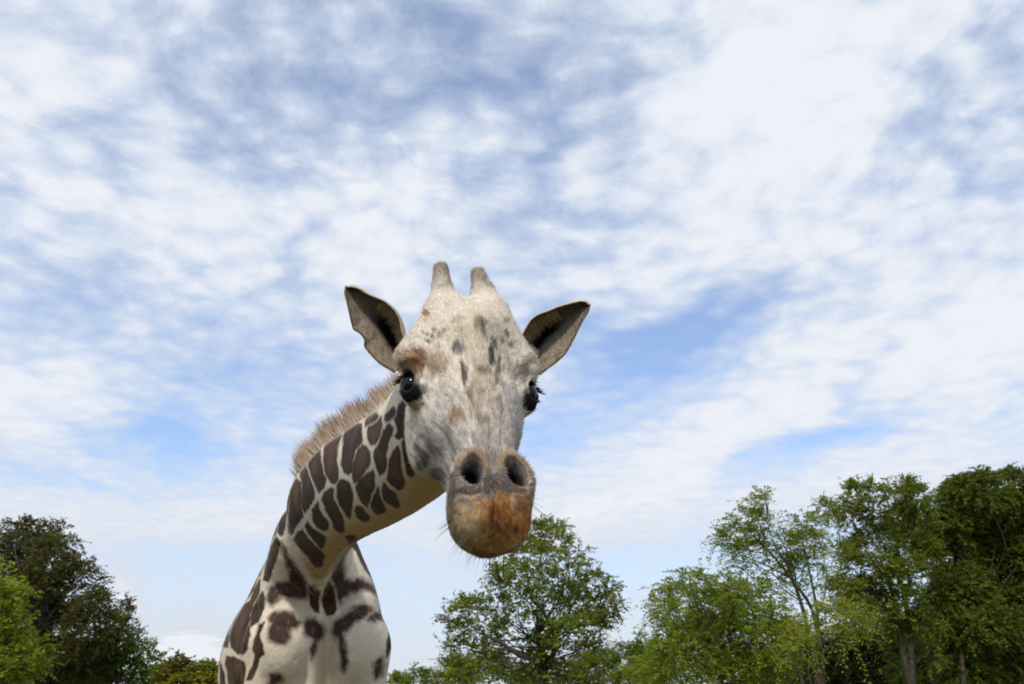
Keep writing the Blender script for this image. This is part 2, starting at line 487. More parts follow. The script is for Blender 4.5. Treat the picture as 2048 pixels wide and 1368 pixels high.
def subdivide(P, Q, sel):
    """split the selected quads in four; neighbours keep watertight as n-gons"""
    S = Q[sel]
    E = np.concatenate([np.sort(np.stack([S[:, i], S[:, (i + 1) % 4]], 1), 1) for i in range(4)])
    N = len(P)
    ek = E[:, 0].astype(np.int64) * N + E[:, 1]
    uk, inv = np.unique(ek, return_inverse=True)
    mid = (P[uk // N] + P[uk % N]) / 2
    cen = P[S].mean(1)
    ns = len(S)
    m = inv.reshape(4, ns).T + N
    c = np.arange(ns) + N + len(uk)
    new = np.concatenate([np.stack([S[:, i], m[:, i], c, m[:, (i + 3) % 4]], 1) for i in range(4)])
    newP = np.concatenate([P, mid, cen])
    R = Q[~sel]
    rk = np.stack([np.minimum(R, np.roll(R, -1, 1)).astype(np.int64) * N + np.maximum(R, np.roll(R, -1, 1))])[0]
    pos = np.minimum(np.searchsorted(uk, rk), len(uk) - 1)
    hit = uk[pos] == rk
    touched = hit.any(1)
    ng = []
    for r, h_, p_ in zip(R[touched], hit[touched], pos[touched]):
        poly = []
        for i in range(4):
            poly.append(int(r[i]))
            if h_[i]: poly.append(int(p_[i] + N))
        ng.append(poly)
    return newP, np.concatenate([R[~touched], new]), ng, np.arange(N, len(newP))

import time
_t = time.time()
blo = np.array([-2.15, 1.0, -.06]); bhi = np.array([.35, 7.0, 3.75])
GP, GQ = surface_nets(blo, bhi, .009)
print('nets', len(GP), len(GQ), time.time() - _t)
fc = GP[GQ].mean(1)
hs = np.linalg.norm(fc - H(.30, 0, -.08), axis=1)
sel1 = (fc[:, 2] > 1.75) & (fc[:, 1] < 5.4)
GP, GQ, NG1, nv = subdivide(GP, GQ, sel1)
fc = GP[GQ].mean(1)
sv, wv_, dv = toH(fc)
sel2 = (sv > -.12) & (sv < .68) & (np.abs(wv_) < .17) & (dv > -.16) & (dv < .12)
nh = np.linalg.norm(fc - H(.30, 0, -.08), axis=1) < .52
GP, GQ, NG2, nv = subdivide(GP, GQ, sel2 & nh)
vis = (GP[:, 2] > 1.7) & (GP[:, 1] < 5.6)
GP[vis] = project(GP[vis], 2)
print('proj', len(GP), len(GQ), time.time() - _t)
# ---- ears: cupped leaves with real thickness, joined into the body mesh
def resample(poly, n):
    poly = np.asarray(poly, float)
    L = np.concatenate([[0], np.cumsum(np.linalg.norm(np.diff(poly, axis=0), axis=1))])
    t = np.linspace(0, L[-1], n)
    return np.stack([np.interp(t, L, poly[:, i]) for i in range(poly.shape[1])], 1)
EAR_UP = [[(818, 706), (812, 688), (803, 664), (799, 640), (788, 620), (768, 603), (748, 595), (728, 586), (715, 577), (698, 572), (688, 574)],
          [(1036, 690), (1044, 674), (1054, 654), (1062, 641), (1074, 631), (1096, 623), (1120, 613), (1146, 606), (1164, 602), (1174, 603), (1179, 610)]]
EAR_LO = [[(792, 742), (778, 734), (764, 727), (752, 717), (737, 702), (729, 692), (732, 684), (728, 674), (720, 665), (705, 659), (700, 640), (694, 615), (688, 590), (686, 576)],
          [(1078, 748), (1086, 742), (1098, 733), (1112, 724), (1128, 710), (1138, 695), (1150, 672), (1160, 650), (1168, 634), (1176, 618), (1180, 612)]]
EAR_Z = (1.885, 1.925)
ear_meshes = []
for e in (0, 1):
    nu, nv = 96, 64
    U = resample(EAR_UP[e], nu); Lw = resample(EAR_LO[e], nu)
    v = np.linspace(0, 1, nv)
    def smooth(a, k):
        for _ in range(k):
            b = a.copy(); b[1:-1] = (a[:-2] + 2 * a[1:-1] + a[2:]) / 4; a = b
        return a
    U = smooth(U, 12); Ls = smooth(Lw, 400); Lw = smooth(Lw, 3)
    pix = U[:, None] * (1 - v)[None, :, None] + Ls[:, None] * v[None, :, None] + (Lw - Ls)[:, None] * (v ** 5)[None, :, None]
    t = np.linspace(0, 1, nu)[:, None]
    # cup: deepest close under the rolled upper edge, flattening towards the tip
    depth = .075 * (np.sin(np.pi * np.clip(v, 0, 1) ** .55) ** .9)[None, :] * (1 - t ** 1.6 * .85)
    roll = -.018 * np.exp(-(v[None, :] / .16) ** 2) * (1 - t) ** .5      # upper edge comes forward
    z = EAR_Z[e] + depth + roll + .030 * t - .03 * v[None, :] * (1 - t)
    F = cam2w(np.stack([(pix[..., 0] - 1024) / FPX * EAR_Z[e], (684 - pix[..., 1]) / FPX * EAR_Z[e], z], -1))
    F[..., :] += 0
    # back skin
    n_ = np.cross(np.gradient(F, axis=0), np.gradient(F, axis=1)); n_ /= np.linalg.norm(n_, axis=2)[..., None] + 1e-12
    if (n_.mean((0, 1)) @ camdir([0, 0, 1.0])) < 0: n_ = -n_
    edge = np.minimum(np.minimum(v, 1 - v)[None, :] * 12, np.minimum(1, (1 - t) * 14))
    th = .0015 + .0075 * np.clip(edge, 0, 1) ** .5
    Bk = F + n_ * th[..., None]
    P = np.concatenate([F.reshape(-1, 3), Bk.reshape(-1, 3)])
    idx = np.arange(nu * nv).reshape(nu, nv); o = nu * nv
    q = np.stack([idx[:-1, :-1], idx[1:, :-1], idx[1:, 1:], idx[:-1, 1:]], -1).reshape(-1, 4)
    if e == 1: q = q[:, ::-1]
    qs = [q, q[:, ::-1] + o]
    ring = np.concatenate([idx[0, :], idx[1:, -1], idx[-1, -2::-1], idx[-2:0:-1, 0]])
    r2 = np.roll(ring, -1)
    rim = np.stack([ring, r2, r2 + o, ring + o], 1)
    qs.append(rim if e == 1 else rim[:, ::-1])
    uvs = np.stack([np.broadcast_to(t, (nu, nv)), np.broadcast_to(v[None], (nu, nv))], -1).reshape(-1, 2)
    ear_meshes.append(dict(P=P, Q=np.concatenate(qs), uv=np.concatenate([uvs, uvs]), front=np.concatenate([np.ones(o), np.zeros(o)]), F=F, n=n_))
# ================================================================== coat colours (vertex attribute; patches belong to the skin)
def hash3(i, seed):
    h = (i[:, 0] * 374761393 + i[:, 1] * 668265263 + i[:, 2] * 2147483647 + seed * 974634777) & 0xFFFFFFFF
    h = ((h ^ (h >> 13)) * 1274126177) & 0xFFFFFFFF
    return ((h ^ (h >> 16)) & 0xFFFF) / 65535.0
def vnoise(p, scale, seed=0, oct=3):
    out = np.zeros(len(p)); amp = 1.0; tot = 0
    for o in range(oct):
        q = p * scale * 2 ** o; i = np.floor(q).astype(np.int64); f = q - i; f = f * f * (3 - 2 * f)
        v = 0
        for dx in (0, 1):
            for dy in (0, 1):
                for dz in (0, 1):
                    w = (f[:, 0] if dx else 1 - f[:, 0]) * (f[:, 1] if dy else 1 - f[:, 1]) * (f[:, 2] if dz else 1 - f[:, 2])
                    v = v + w * hash3(i + np.array([dx, dy, dz]), seed + o)
        out += amp * v; tot += amp; amp *= .55
    return out / tot                                   # 0..1
def sstep(x, a, b):
    t = np.clip((x - a) / (b - a), 0, 1); return t * t * (3 - 2 * t)
def poly_sd(x, y, poly):
    """signed distance to a polygon, negative inside"""
    poly = np.asarray(poly, float); d = np.full(len(x), 1e9); ins = np.zeros(len(x), bool)
    for a, b in zip(poly, np.roll(poly, -1, 0)):
        ex, ey = b - a
        t = np.clip(((x - a[0]) * ex + (y - a[1]) * ey) / (ex * ex + ey * ey + 1e-9), 0, 1)
        d = np.minimum(d, (x - a[0] - t * ex) ** 2 + (y - a[1] - t * ey) ** 2)
        c = (a[1] > y) != (b[1] > y)
        ins ^= c & (x < a[0] + (y - a[1]) / np.where(ey == 0, 1e-9, ey) * ex)
    d = np.sqrt(d)
    return np.where(ins, -d, d)

def unzoom(polys, ox, oy, sc): return [[(ox + x / sc, oy + y / sc) for x, y in p] for p in polys]
NECK_PATCH = unzoom([
 [(470,690),(520,630),(600,580),(615,640),(612,740),(640,840),(672,900),(640,990),(595,1040),(560,960),(510,860),(470,780)],
 [(655,570),(720,510),(835,460),(825,540),(785,640),(775,720),(795,820),(790,900),(765,955),(720,930),(670,860),(645,760),(650,660)],
 [(880,450),(960,410),(1030,425),(1040,520),(1010,560),(960,620),(935,720),(935,830),(900,855),(855,830),(828,760),(835,650),(850,540)],
 [(1040,555),(1085,580),(1110,640),(1110,740),(1060,830),(990,920),(960,940),(940,870),(945,740),(970,660),(1005,600)],
 [(1230,285),(1235,380),(1210,470),(1165,555),(1120,545),(1090,480),(1095,420),(1150,370),(1200,320)],
 [(1310,345),(1345,390),(1335,460),(1300,530),(1290,590),(1275,640),(1285,740),(1255,830),(1215,870),(1190,790),(1160,690),(1160,620),(1200,560),(1230,470),(1250,410)],
 [(1355,175),(1375,210),(1350,270),(1300,320),(1265,310),(1270,260),(1310,210)],
 [(1440,110),(1480,150),(1510,250),(1515,310),(1480,400),(1450,480),(1400,495),(1370,470),(1390,420),(1375,350),(1360,300),(1390,220),(1410,150)],
 [(1400,570),(1420,620),(1420,740),(1440,850),(1465,930),(1440,1000),(1400,1020),(1330,960),(1285,900),(1300,800),(1320,700),(1350,620)],
 [(1140,810),(1160,880),(1160,980),(1120,1070),(1090,1185),(1040,1140),(990,1070),(975,980),(1000,920),(1060,870)],
 [(840,905),(900,940),(935,1020),(940,1110),(930,1200),(905,1300),(870,1260),(820,1180),(785,1090),(785,990),(800,930)],
 [(720,990),(750,1010),(745,1080),(770,1170),(820,1260),(845,1340),(850,1430),(810,1450),(760,1400),(710,1280),(660,1190),(630,1100),(650,1040)],
 [(430,785),(470,840),(520,940),(555,1050),(540,1110),(490,1200),(455,1245),(430,1200),(425,1080),(430,960),(400,890),(405,830)],
 [(355,960),(410,955),(420,1050),(420,1200),(430,1290),(380,1345),(320,1460),(290,1440),(290,1368),(300,1200),(305,1030)],
 [(440,670),(470,650),(450,720),(400,790),(340,890),(290,975),(265,990),(320,870),(380,740)],
 [(275,1030),(295,1060),(285,1200),(265,1300),(250,1400),(220,1490),(185,1440),(200,1330),(215,1250),(240,1100)],
 [(580,1135),(590,1200),(640,1290),(690,1350),(690,1410),(640,1425),(580,1390),(545,1330),(530,1220)],
 [(990,1175),(1040,1195),(1070,1240),(1110,1290),(1090,1330),(1030,1320),(985,1280),(960,1220)],
 [(1195,985),(1210,1060),(1230,1130),(1270,1200),(1260,1240),(1190,1260),(1140,1220),(1125,1150),(1160,1070)],
 [(1255,940),(1310,1000),(1370,1050),(1390,1110),(1420,1170),(1390,1190),(1320,1160),(1260,1110),(1235,1030)],
 [(1470,460),(1500,430),(1500,560),(1515,640),(1500,700),(1540,800),(1560,850),(1530,890),(1490,850),(1470,740),(1450,620),(1445,540)],
 [(1530,620),(1560,680),(1590,790),(1595,840),(1560,810),(1520,720),(1515,650)],
 [(1070,390),(1110,330),(1200,285),(1190,310),(1100,390),(1072,410)]], 520, 780, 5.066)
BODY_PATCH = unzoom([
 [(730,90),(770,150),(830,190),(870,210),(860,270),(835,300),(790,250),(740,190),(710,130)],
 [(690,155),(720,210),(780,280),(840,330),(860,370),(840,440),(790,450),(740,380),(670,300),(620,230),(650,180)],
 [(490,210),(510,260),(495,350),(460,440),(420,560),(385,550),(395,460),(425,350),(450,270)],
 [(475,180),(485,130),(500,90),(445,200),(412,280),(425,270)],
 [(740,600),(790,590),(820,640),(810,720),(815,800),(790,800),(755,750),(745,680)],
 [(890,560),(930,610),(940,690),(955,770),(930,820),(880,830),(850,770),(845,700),(860,620)],
 [(1080,190),(1130,250),(1190,380),(1250,520),(1270,580),(1240,540),(1180,460),(1110,330),(1060,260),(1030,210)],
 [(1200,400),(1250,480),(1330,640),(1360,790),(1330,720),(1290,630),(1230,500)],
 [(1395,920),(1390,1000),(1370,1120),(1350,1160),(1350,1060),(1370,960)],
 [(350,900),(385,880),(350,980),(370,1060),(390,1130),(350,1160),(330,1240),(290,1330),(255,1330),(290,1240),(320,1140),(300,1090),(320,1000)],
 [(380,640),(390,700),(380,790),(340,870),(285,920),(275,860),(300,770),(340,690)],
 [(350,550),(350,640),(300,740),(280,820),(275,740),(300,650),(330,590)],
 [(345,440),(360,470),(320,560),(290,650),(230,710),(190,740),(200,660),(240,560),(290,490)],
 [(235,560),(215,640),(185,720),(130,790),(95,810),(120,720),(170,630)],
 [(275,720),(270,820),(275,950),(255,1080),(230,1130),(180,1130),(130,1080),(115,1000),(140,900),(170,810),(220,750)],
 [(100,830),(125,820),(110,950),(100,1080),(60,1070),(45,1000),(60,900)],
 [(90,1150),(150,1160),(230,1200),(240,1230),(215,1400),(110,1400),(100,1280),(85,1220)],
 [(400,310),(420,290),(380,420),(350,520),(340,470),(370,390)],
 [(40,1190),(70,1280),(75,1400),(45,1400)]], 430, 1020, 3.932)
SOFT_PATCH = unzoom([      # smoky edged marks on the breast
 [(545,300),(580,380),(640,440),(700,540),(720,580),(700,680),(620,690),(520,680),(440,740),(415,700),(430,620),(500,580),(590,570),(600,470),(560,380)],
 [(1010,260),(1005,330),(1000,420),(1010,540),(1080,570),(1160,550),(1230,590),(1275,660),(1230,640),(1150,620),(1060,640),(980,720),(960,660),(950,590),(915,530),(930,470),(970,370)],
 [(470,810),(540,800),(620,830),(660,880),(640,920),(590,930),(590,1000),(540,1050),(480,1040),(420,1000),(430,940),(450,900),(430,860)],
 [(720,860),(780,860),(840,900),(860,950),(830,1010),(790,1040),(780,1120),(765,1160),(760,1090),(780,1010),(730,980),(700,930)],
 [(940,900),(990,860),(1040,830),(1100,770),(1190,750),(1240,780),(1160,840),(1090,870),(1040,930),(1000,970),(1010,1040),(1040,1120),(1030,1180),(1010,1270),(990,1240),(1000,1140),(980,1040),(940,970)],
 [(1210,860),(1260,810),(1320,800),(1340,850),(1270,870)],
 [(1300,1170),(1320,1220),(1300,1300),(1270,1320),(1250,1280),(1270,1200)],
 [(440,1300),(500,1290),(530,1330),(480,1360),(430,1368)]], 430, 1020, 3.932)
JAW_PATCH = unzoom([
 [(1580,540),(1640,600),(1720,650),(1735,710),(1700,770),(1680,810),(1640,730),(1600,650),(1575,590)],
 [(1590,680),(1630,720),(1670,820),(1640,830),(1600,790)],
 [(1750,810),(1830,800),(1890,850),(1890,1040),(1850,1010),(1780,930),(1740,860)]], 520, 780, 5.066)

# skin folds, veins and creases of the face (small displacements of the surface)
FOLDS = [([(985,735),(1000,770),(1012,810),(1020,850)], .0028, 5), ([(905,765),(916,800),(910,840),(926,872)], .0028, 6), ([(868,848),(890,872),(906,905),(906,940)], -.0030, 5),
         ([(845,880),(868,905),(880,940)], -.0022, 6), ([(925,775),(940,800),(952,850)], .0015, 4), ([(800,712),(828,703),(850,716),(858,742)], -.0022, 4), ([(806,722),(828,714),(844,726)], .0015, 3),
         ([(1030,688),(1055,693),(1077,714)], -.0018, 3), ([(1026,700),(1050,704),(1072,722)], -.0018, 3), ([(1020,712),(1046,716),(1066,730)], -.0015, 3), ([(922,984),(942,991),(962,983),(970,970)], -.0018, 4), ([(926,993),(944,999),(964,990)], .0010, 4),
         ([(1018,984),(1042,983),(1063,972)], -.0018, 4), ([(990,985),(990,1010)], -.0020, 4), ([(990,1012),(988,1040),(992,1062)], -.0042, 5), ([(1000,745),(1010,790),(1026,830)], -.0018, 4), ([(1012,740),(1024,790),(1032,820)], .0018, 4),
         ([(880,745),(895,790),(900,820)], -.0014, 6), ([(846,800),(870,820),(895,850)], .0014, 7), ([(815,812),(832,822),(850,812)], -.0020, 4), ([(880,640),(905,652),(930,632)], .0012, 6), ([(1012,1010),(1025,1030),(1018,1060),(1034,1080)], -.0018, 3),
         ([(960,1000),(952,1040),(962,1080)], -.0012, 4), ([(1045,1000),(1052,1040),(1040,1075)], -.0014, 3)]
def unit_v(a): return a / (np.linalg.norm(a, axis=1)[:, None] + 1e-12)
def polyline_d(x, y, pts):
    d = np.full(len(x), 1e9)
    for a, b in zip(pts[:-1], pts[1:]):
        ex, ey = b[0] - a[0], b[1] - a[1]
        t = np.clip(((x - a[0]) * ex + (y - a[1]) * ey) / (ex * ex + ey * ey), 0, 1)
        d = np.minimum(d, (x - a[0] - t * ex) ** 2 + (y - a[1] - t * ey) ** 2)
    return np.sqrt(d)
_ppx, _ppy, _pz = proj(GP)
_hm = np.nonzero((np.linalg.norm(GP - H(.27, 0, -.05), axis=1) < .45) & (_pz < 1.95))[0]
_, _g = grad(GP[_hm]); _g /= np.linalg.norm(_g, axis=1)[:, None] + 1e-9
_dis = np.zeros(len(_hm))
for pts_, amp_, wd_ in FOLDS:
    _dis += amp_ * np.exp(-(polyline_d(_ppx[_hm], _ppy[_hm], pts_) / wd_) ** 2)
_dis += (vnoise(GP[_hm], 55, 77, 3) - .5) * .0030
GP[_hm] += _g * _dis[:, None]
# cords, grooves and muscle edges of the breast
BFOLDS = [([(566,1078),(600,1130),(636,1174)], .013, 6), ([(697,1085),(668,1128),(642,1174)], .012, 6), ([(552,1092),(588,1146),(626,1188)], -.014, 8), ([(710,1095),(682,1140),(654,1184)], -.014, 8),
          ([(582,1084),(612,1124),(637,1156)], -.010, 5), ([(655,1205),(654,1290),(656,1400)], -.022, 9), ([(508,1208),(565,1194),(622,1214)], .014, 12), ([(690,1214),(735,1194),(776,1208)], .014, 12),
          ([(508,1120),(512,1220),(498,1300),(488,1400)], -.020, 8), ([(525,1130),(528,1230),(520,1400)], .010, 10), ([(560,1250),(585,1262),(605,1250)], -.008, 8), ([(690,1240),(720,1228),(755,1236)], -.008, 8),
          ([(640,1230),(622,1290),(618,1400)], .010, 10), ([(672,1230),(690,1300),(692,1400)], .010, 10), ([(730,1120),(752,1170),(768,1230)], -.008, 6), ([(636,1180),(640,1210)], -.008, 5)]
_bm = np.nonzero((_pz > 3.3) & (_pz < 5.0) & (_ppy > 1040) & (_ppy < 1420) & (_ppx > 440) & (_ppx < 800) & (GP[:, 2] > 1.7))[0]
_, _g = grad(GP[_bm]); _g /= np.linalg.norm(_g, axis=1)[:, None] + 1e-9
_fc = sstep((_g * unit_v(np.array([0, 0, CAM_H]) - GP[_bm])).sum(1), .05, .4)
_dis = np.zeros(len(_bm))
for pts_, amp_, wd_ in BFOLDS:
    _dis += amp_ * np.exp(-(polyline_d(_ppx[_bm], _ppy[_bm], pts_) / wd_) ** 2)
_dis += (vnoise(GP[_bm], 14, 78, 3) - .5) * .010
GP[_bm] += _g * (_dis * _fc)[:, None]
# vertex normals of the finished surface
def vert_normals(P, Q):
    n = np.zeros_like(P)
    fn = np.cross(P[Q[:, 2]] - P[Q[:, 0]], P[Q[:, 3]] - P[Q[:, 1]])
    for i in range(4): np.add.at(n, Q[:, i], fn)
    return n / (np.linalg.norm(n, axis=1)[:, None] + 1e-12)
GN = vert_normals(GP, GQ)
view = np.array([0, 0, CAM_H]) - GP; view /= np.linalg.norm(view, axis=1)[:, None]
facing = (GN * view).sum(1)
ppx, ppy, pzc = proj(GP)
hs_, hw_, hd_ = toH(GP)
_, npar, nang = neck_f(GP, True)
neck_d = neck_f(GP)
# head mask: close to the skull, in front of where the neck takes over
is_head = sstep(neck_d - head_loft(GP), -.02, .015) * (np.linalg.norm(GP - H(.27, 0, -.08), axis=1) < .50)
is_head = np.maximum(is_head, (hd_ > -.10) & (hs_ > -.14) & (np.linalg.norm(GP - H(.27, 0, -.08), axis=1) < .50))
LC = lambda r, g, b: np.array(srgb(r, g, b))
CREAM, DARK, MIDB = LC(234, 219, 194), LC(56, 39, 25), LC(116, 82, 52)
def vnz(scale, seed, oct=3):
    o = np.full(len(GP), .5); o[_see] = vnoise(GP[_see], scale, seed, oct); return o
_see = np.nonzero(facing > -.45)[0]
n1 = vnoise(GP, 9, 1, 2); n2 = vnz(45, 2); n3 = vnz(140, 3, 2)
jx = (vnz(45, 5, 2) - .5) * 5; jy = (vnz(45, 6, 2) - .5) * 5
X, Y = ppx + jx, ppy + jy
front = sstep(facing, -.05, .12)

col = np.tile(CREAM, (len(GP), 1)) * (0.88 + .24 * n1[:, None])
# throat and underside tan
under = sstep(np.abs(nang), 1.85, 2.6) * (npar > .25) * (1 - is_head) * (neck_d < .03)
col = col * (1 - .8 * under[:, None]) + LC(190, 148, 98) * (.85 + .3 * n2[:, None]) * .8 * under[:, None]
# soft shading of the breast, painted in as a mottled beige tint
breast_shade = (sstep(GP[:, 1], 3.7, 4.0) * (1 - is_head) * (.10 + .45 * n1))[:, None]
col = col * (1 - breast_shade) + LC(196, 176, 150) * (.85 + .3 * n2[:, None]) * breast_shade
patch = np.zeros(len(GP)); core = np.zeros(len(GP)); seedv = np.zeros(len(GP))
def stamp(polys, soft, mask, gain=1.0, grow=0.0):
    global patch, core
    for k, pl_ in enumerate(polys):
        a = np.asarray(pl_)
        lo, hi = a.min(0) - 14, a.max(0) + 14
        m = np.nonzero((X > lo[0]) & (X < hi[0]) & (Y > lo[1]) & (Y < hi[1]) & (mask > .02))[0]
        if len(m) == 0: continue
        d = poly_sd(X[m], Y[m], pl_) - grow
        patch[m] = np.maximum(patch[m], sstep(-d, -soft, soft) * mask[m] * gain)
        core[m] = np.maximum(core[m], np.clip(-d / 14, 0, 1))
        seedv[m] = np.where(d < 2, k * .618 % 1, seedv[m])
neckm = front * (1 - is_head) * (pzc < 4.05)
bodym = front * (1 - is_head)
Y = Y + 16 * sstep(-np.abs(nang), -1.15, -.35) * (npar > .6)      # the top row of patches runs up to the mane
stamp(NECK_PATCH, 2.4, neckm * (GP[:, 1] < 4.3), grow=1.7)
Y = ppy + jy
stamp(BODY_PATCH, 2.4, bodym * (pzc > 2.9), grow=1.6)
# unseen side of neck, body and legs: irregular cells
def cells(P3, sc, seed):
    q = P3 * sc; base = np.floor(q).astype(np.int64)
    f1 = np.full(len(q), 9.0); f2 = np.full(len(q), 9.0)
    for dx in (-1, 0, 1):
        for dy in (-1, 0, 1):
            for dz in (-1, 0, 1):
                c = base + np.array([dx, dy, dz])
                pt = c + np.stack([hash3(c, seed), hash3(c, seed + 1), hash3(c, seed + 2)], 1) * .8 + .1
                d = np.linalg.norm(q - pt, axis=1)
                f2 = np.where(d < f1, f1, np.minimum(f2, d)); f1 = np.minimum(f1, d)
    return f2 - f1
back = (1 - front) * (1 - is_head)
mb = np.nonzero(back > .02)[0]
ce = cells(GP[mb] + (n2[mb, None] - .5) * .02, np.where(GP[mb, 1:2] < 3.6, 7.5, 5.2), 31)
low = sstep(GP[mb, 2], .45, .9)
patch[mb] = np.maximum(patch[mb], sstep(ce, .10, .20) * back[mb] * low)
core[mb] = np.maximum(core[mb], sstep(ce, .1, .7))
rust = np.clip((n1 - .36) * 2.6 + (seedv - .45) * .8, 0, 1) * core ** .7
pcol = DARK * (.8 + .5 * n2[:, None]) * (1 - .75 * rust[:, None]) + MIDB * (.75 + .5 * n3[:, None]) * .75 * rust[:, None]
col = col * (1 - patch[:, None]) + pcol * patch[:, None]
patch[:] = 0; core[:] = 0
chestm = bodym * (pzc > 3.3)
_ci = np.nonzero(chestm > .02)[0]
jx2 = np.zeros(len(GP)); jy2 = np.zeros(len(GP))
jx2[_ci] = (vnoise(GP[_ci], 30, 15) - .5) * 9; jy2[_ci] = (vnoise(GP[_ci], 30, 16) - .5) * 9
X, Y = ppx + jx2 + jx, ppy + jy2 + jy
stamp(SOFT_PATCH, 8.0, chestm, 1.0, grow=4.0)
sp = np.clip(patch * (.78 + .5 * n2), 0, 1)
col = col * (1 - sp[:, None]) + (LC(68, 50, 42) * (.8 + .5 * n3[:, None])) * sp[:, None]

cord = np.zeros(len(GP))
for pts_ in ([(566,1078),(600,1130),(636,1174)], [(697,1085),(668,1128),(642,1174)]):
    cord[_ci] = np.maximum(cord[_ci], np.exp(-(polyline_d(X[_ci], Y[_ci], pts_) / 6.5) ** 2))
cord = (cord * chestm)[:, None] * .85
col = col * (1 - cord) + LC(214, 196, 170) * (.85 + .3 * n3[:, None]) * cord
# ---- head (worked out on the head vertices only)
HI = np.nonzero(is_head > .01)[0]
_full = dict(GP=GP, ppx=ppx, ppy=ppy, jx=jx, jy=jy, n2=n2, n3=n3, front=front, hs_=hs_, hw_=hw_, hd_=hd_, is_head=is_head, X=X, Y=Y, patch=patch, core=core, seedv=seedv, n1=n1)
globals().update({k: v[HI] for k, v in _full.items()})
X, Y = ppx + jx * .6, ppy + jy * .6
hb = np.tile(LC(226, 214, 196), (len(GP), 1)) * (.86 + .28 * n2[:, None])
def blob(c, x, y, rx, ry, color, a, ang=0, ragged=.5, pw=1.0):
    ca, sa = math.cos(math.radians(ang)), math.sin(math.radians(ang))
    dx, dy = X - x, Y - y
    u = (dx * ca + dy * sa) / rx; v = (-dx * sa + dy * ca) / ry
    r = np.sqrt(u * u + v * v) + (n2 - .5) * ragged * 1.5 + (n4 - .5) * ragged * 2.2 + (n3 - .5) * ragged * .8
    k = (sstep(-r, -1.25, -.60) ** pw * a * hm)[:, None]
    return c * (1 - k) + LC(*color) * (.85 + .3 * n3[:, None]) * k
hm = front
n4 = vnoise(np.stack([hs_ * 55, hw_ * 210, hd_ * 210], 1), 1.0, 90, 2)
hc = hb * (.90 + .20 * n4[:, None])
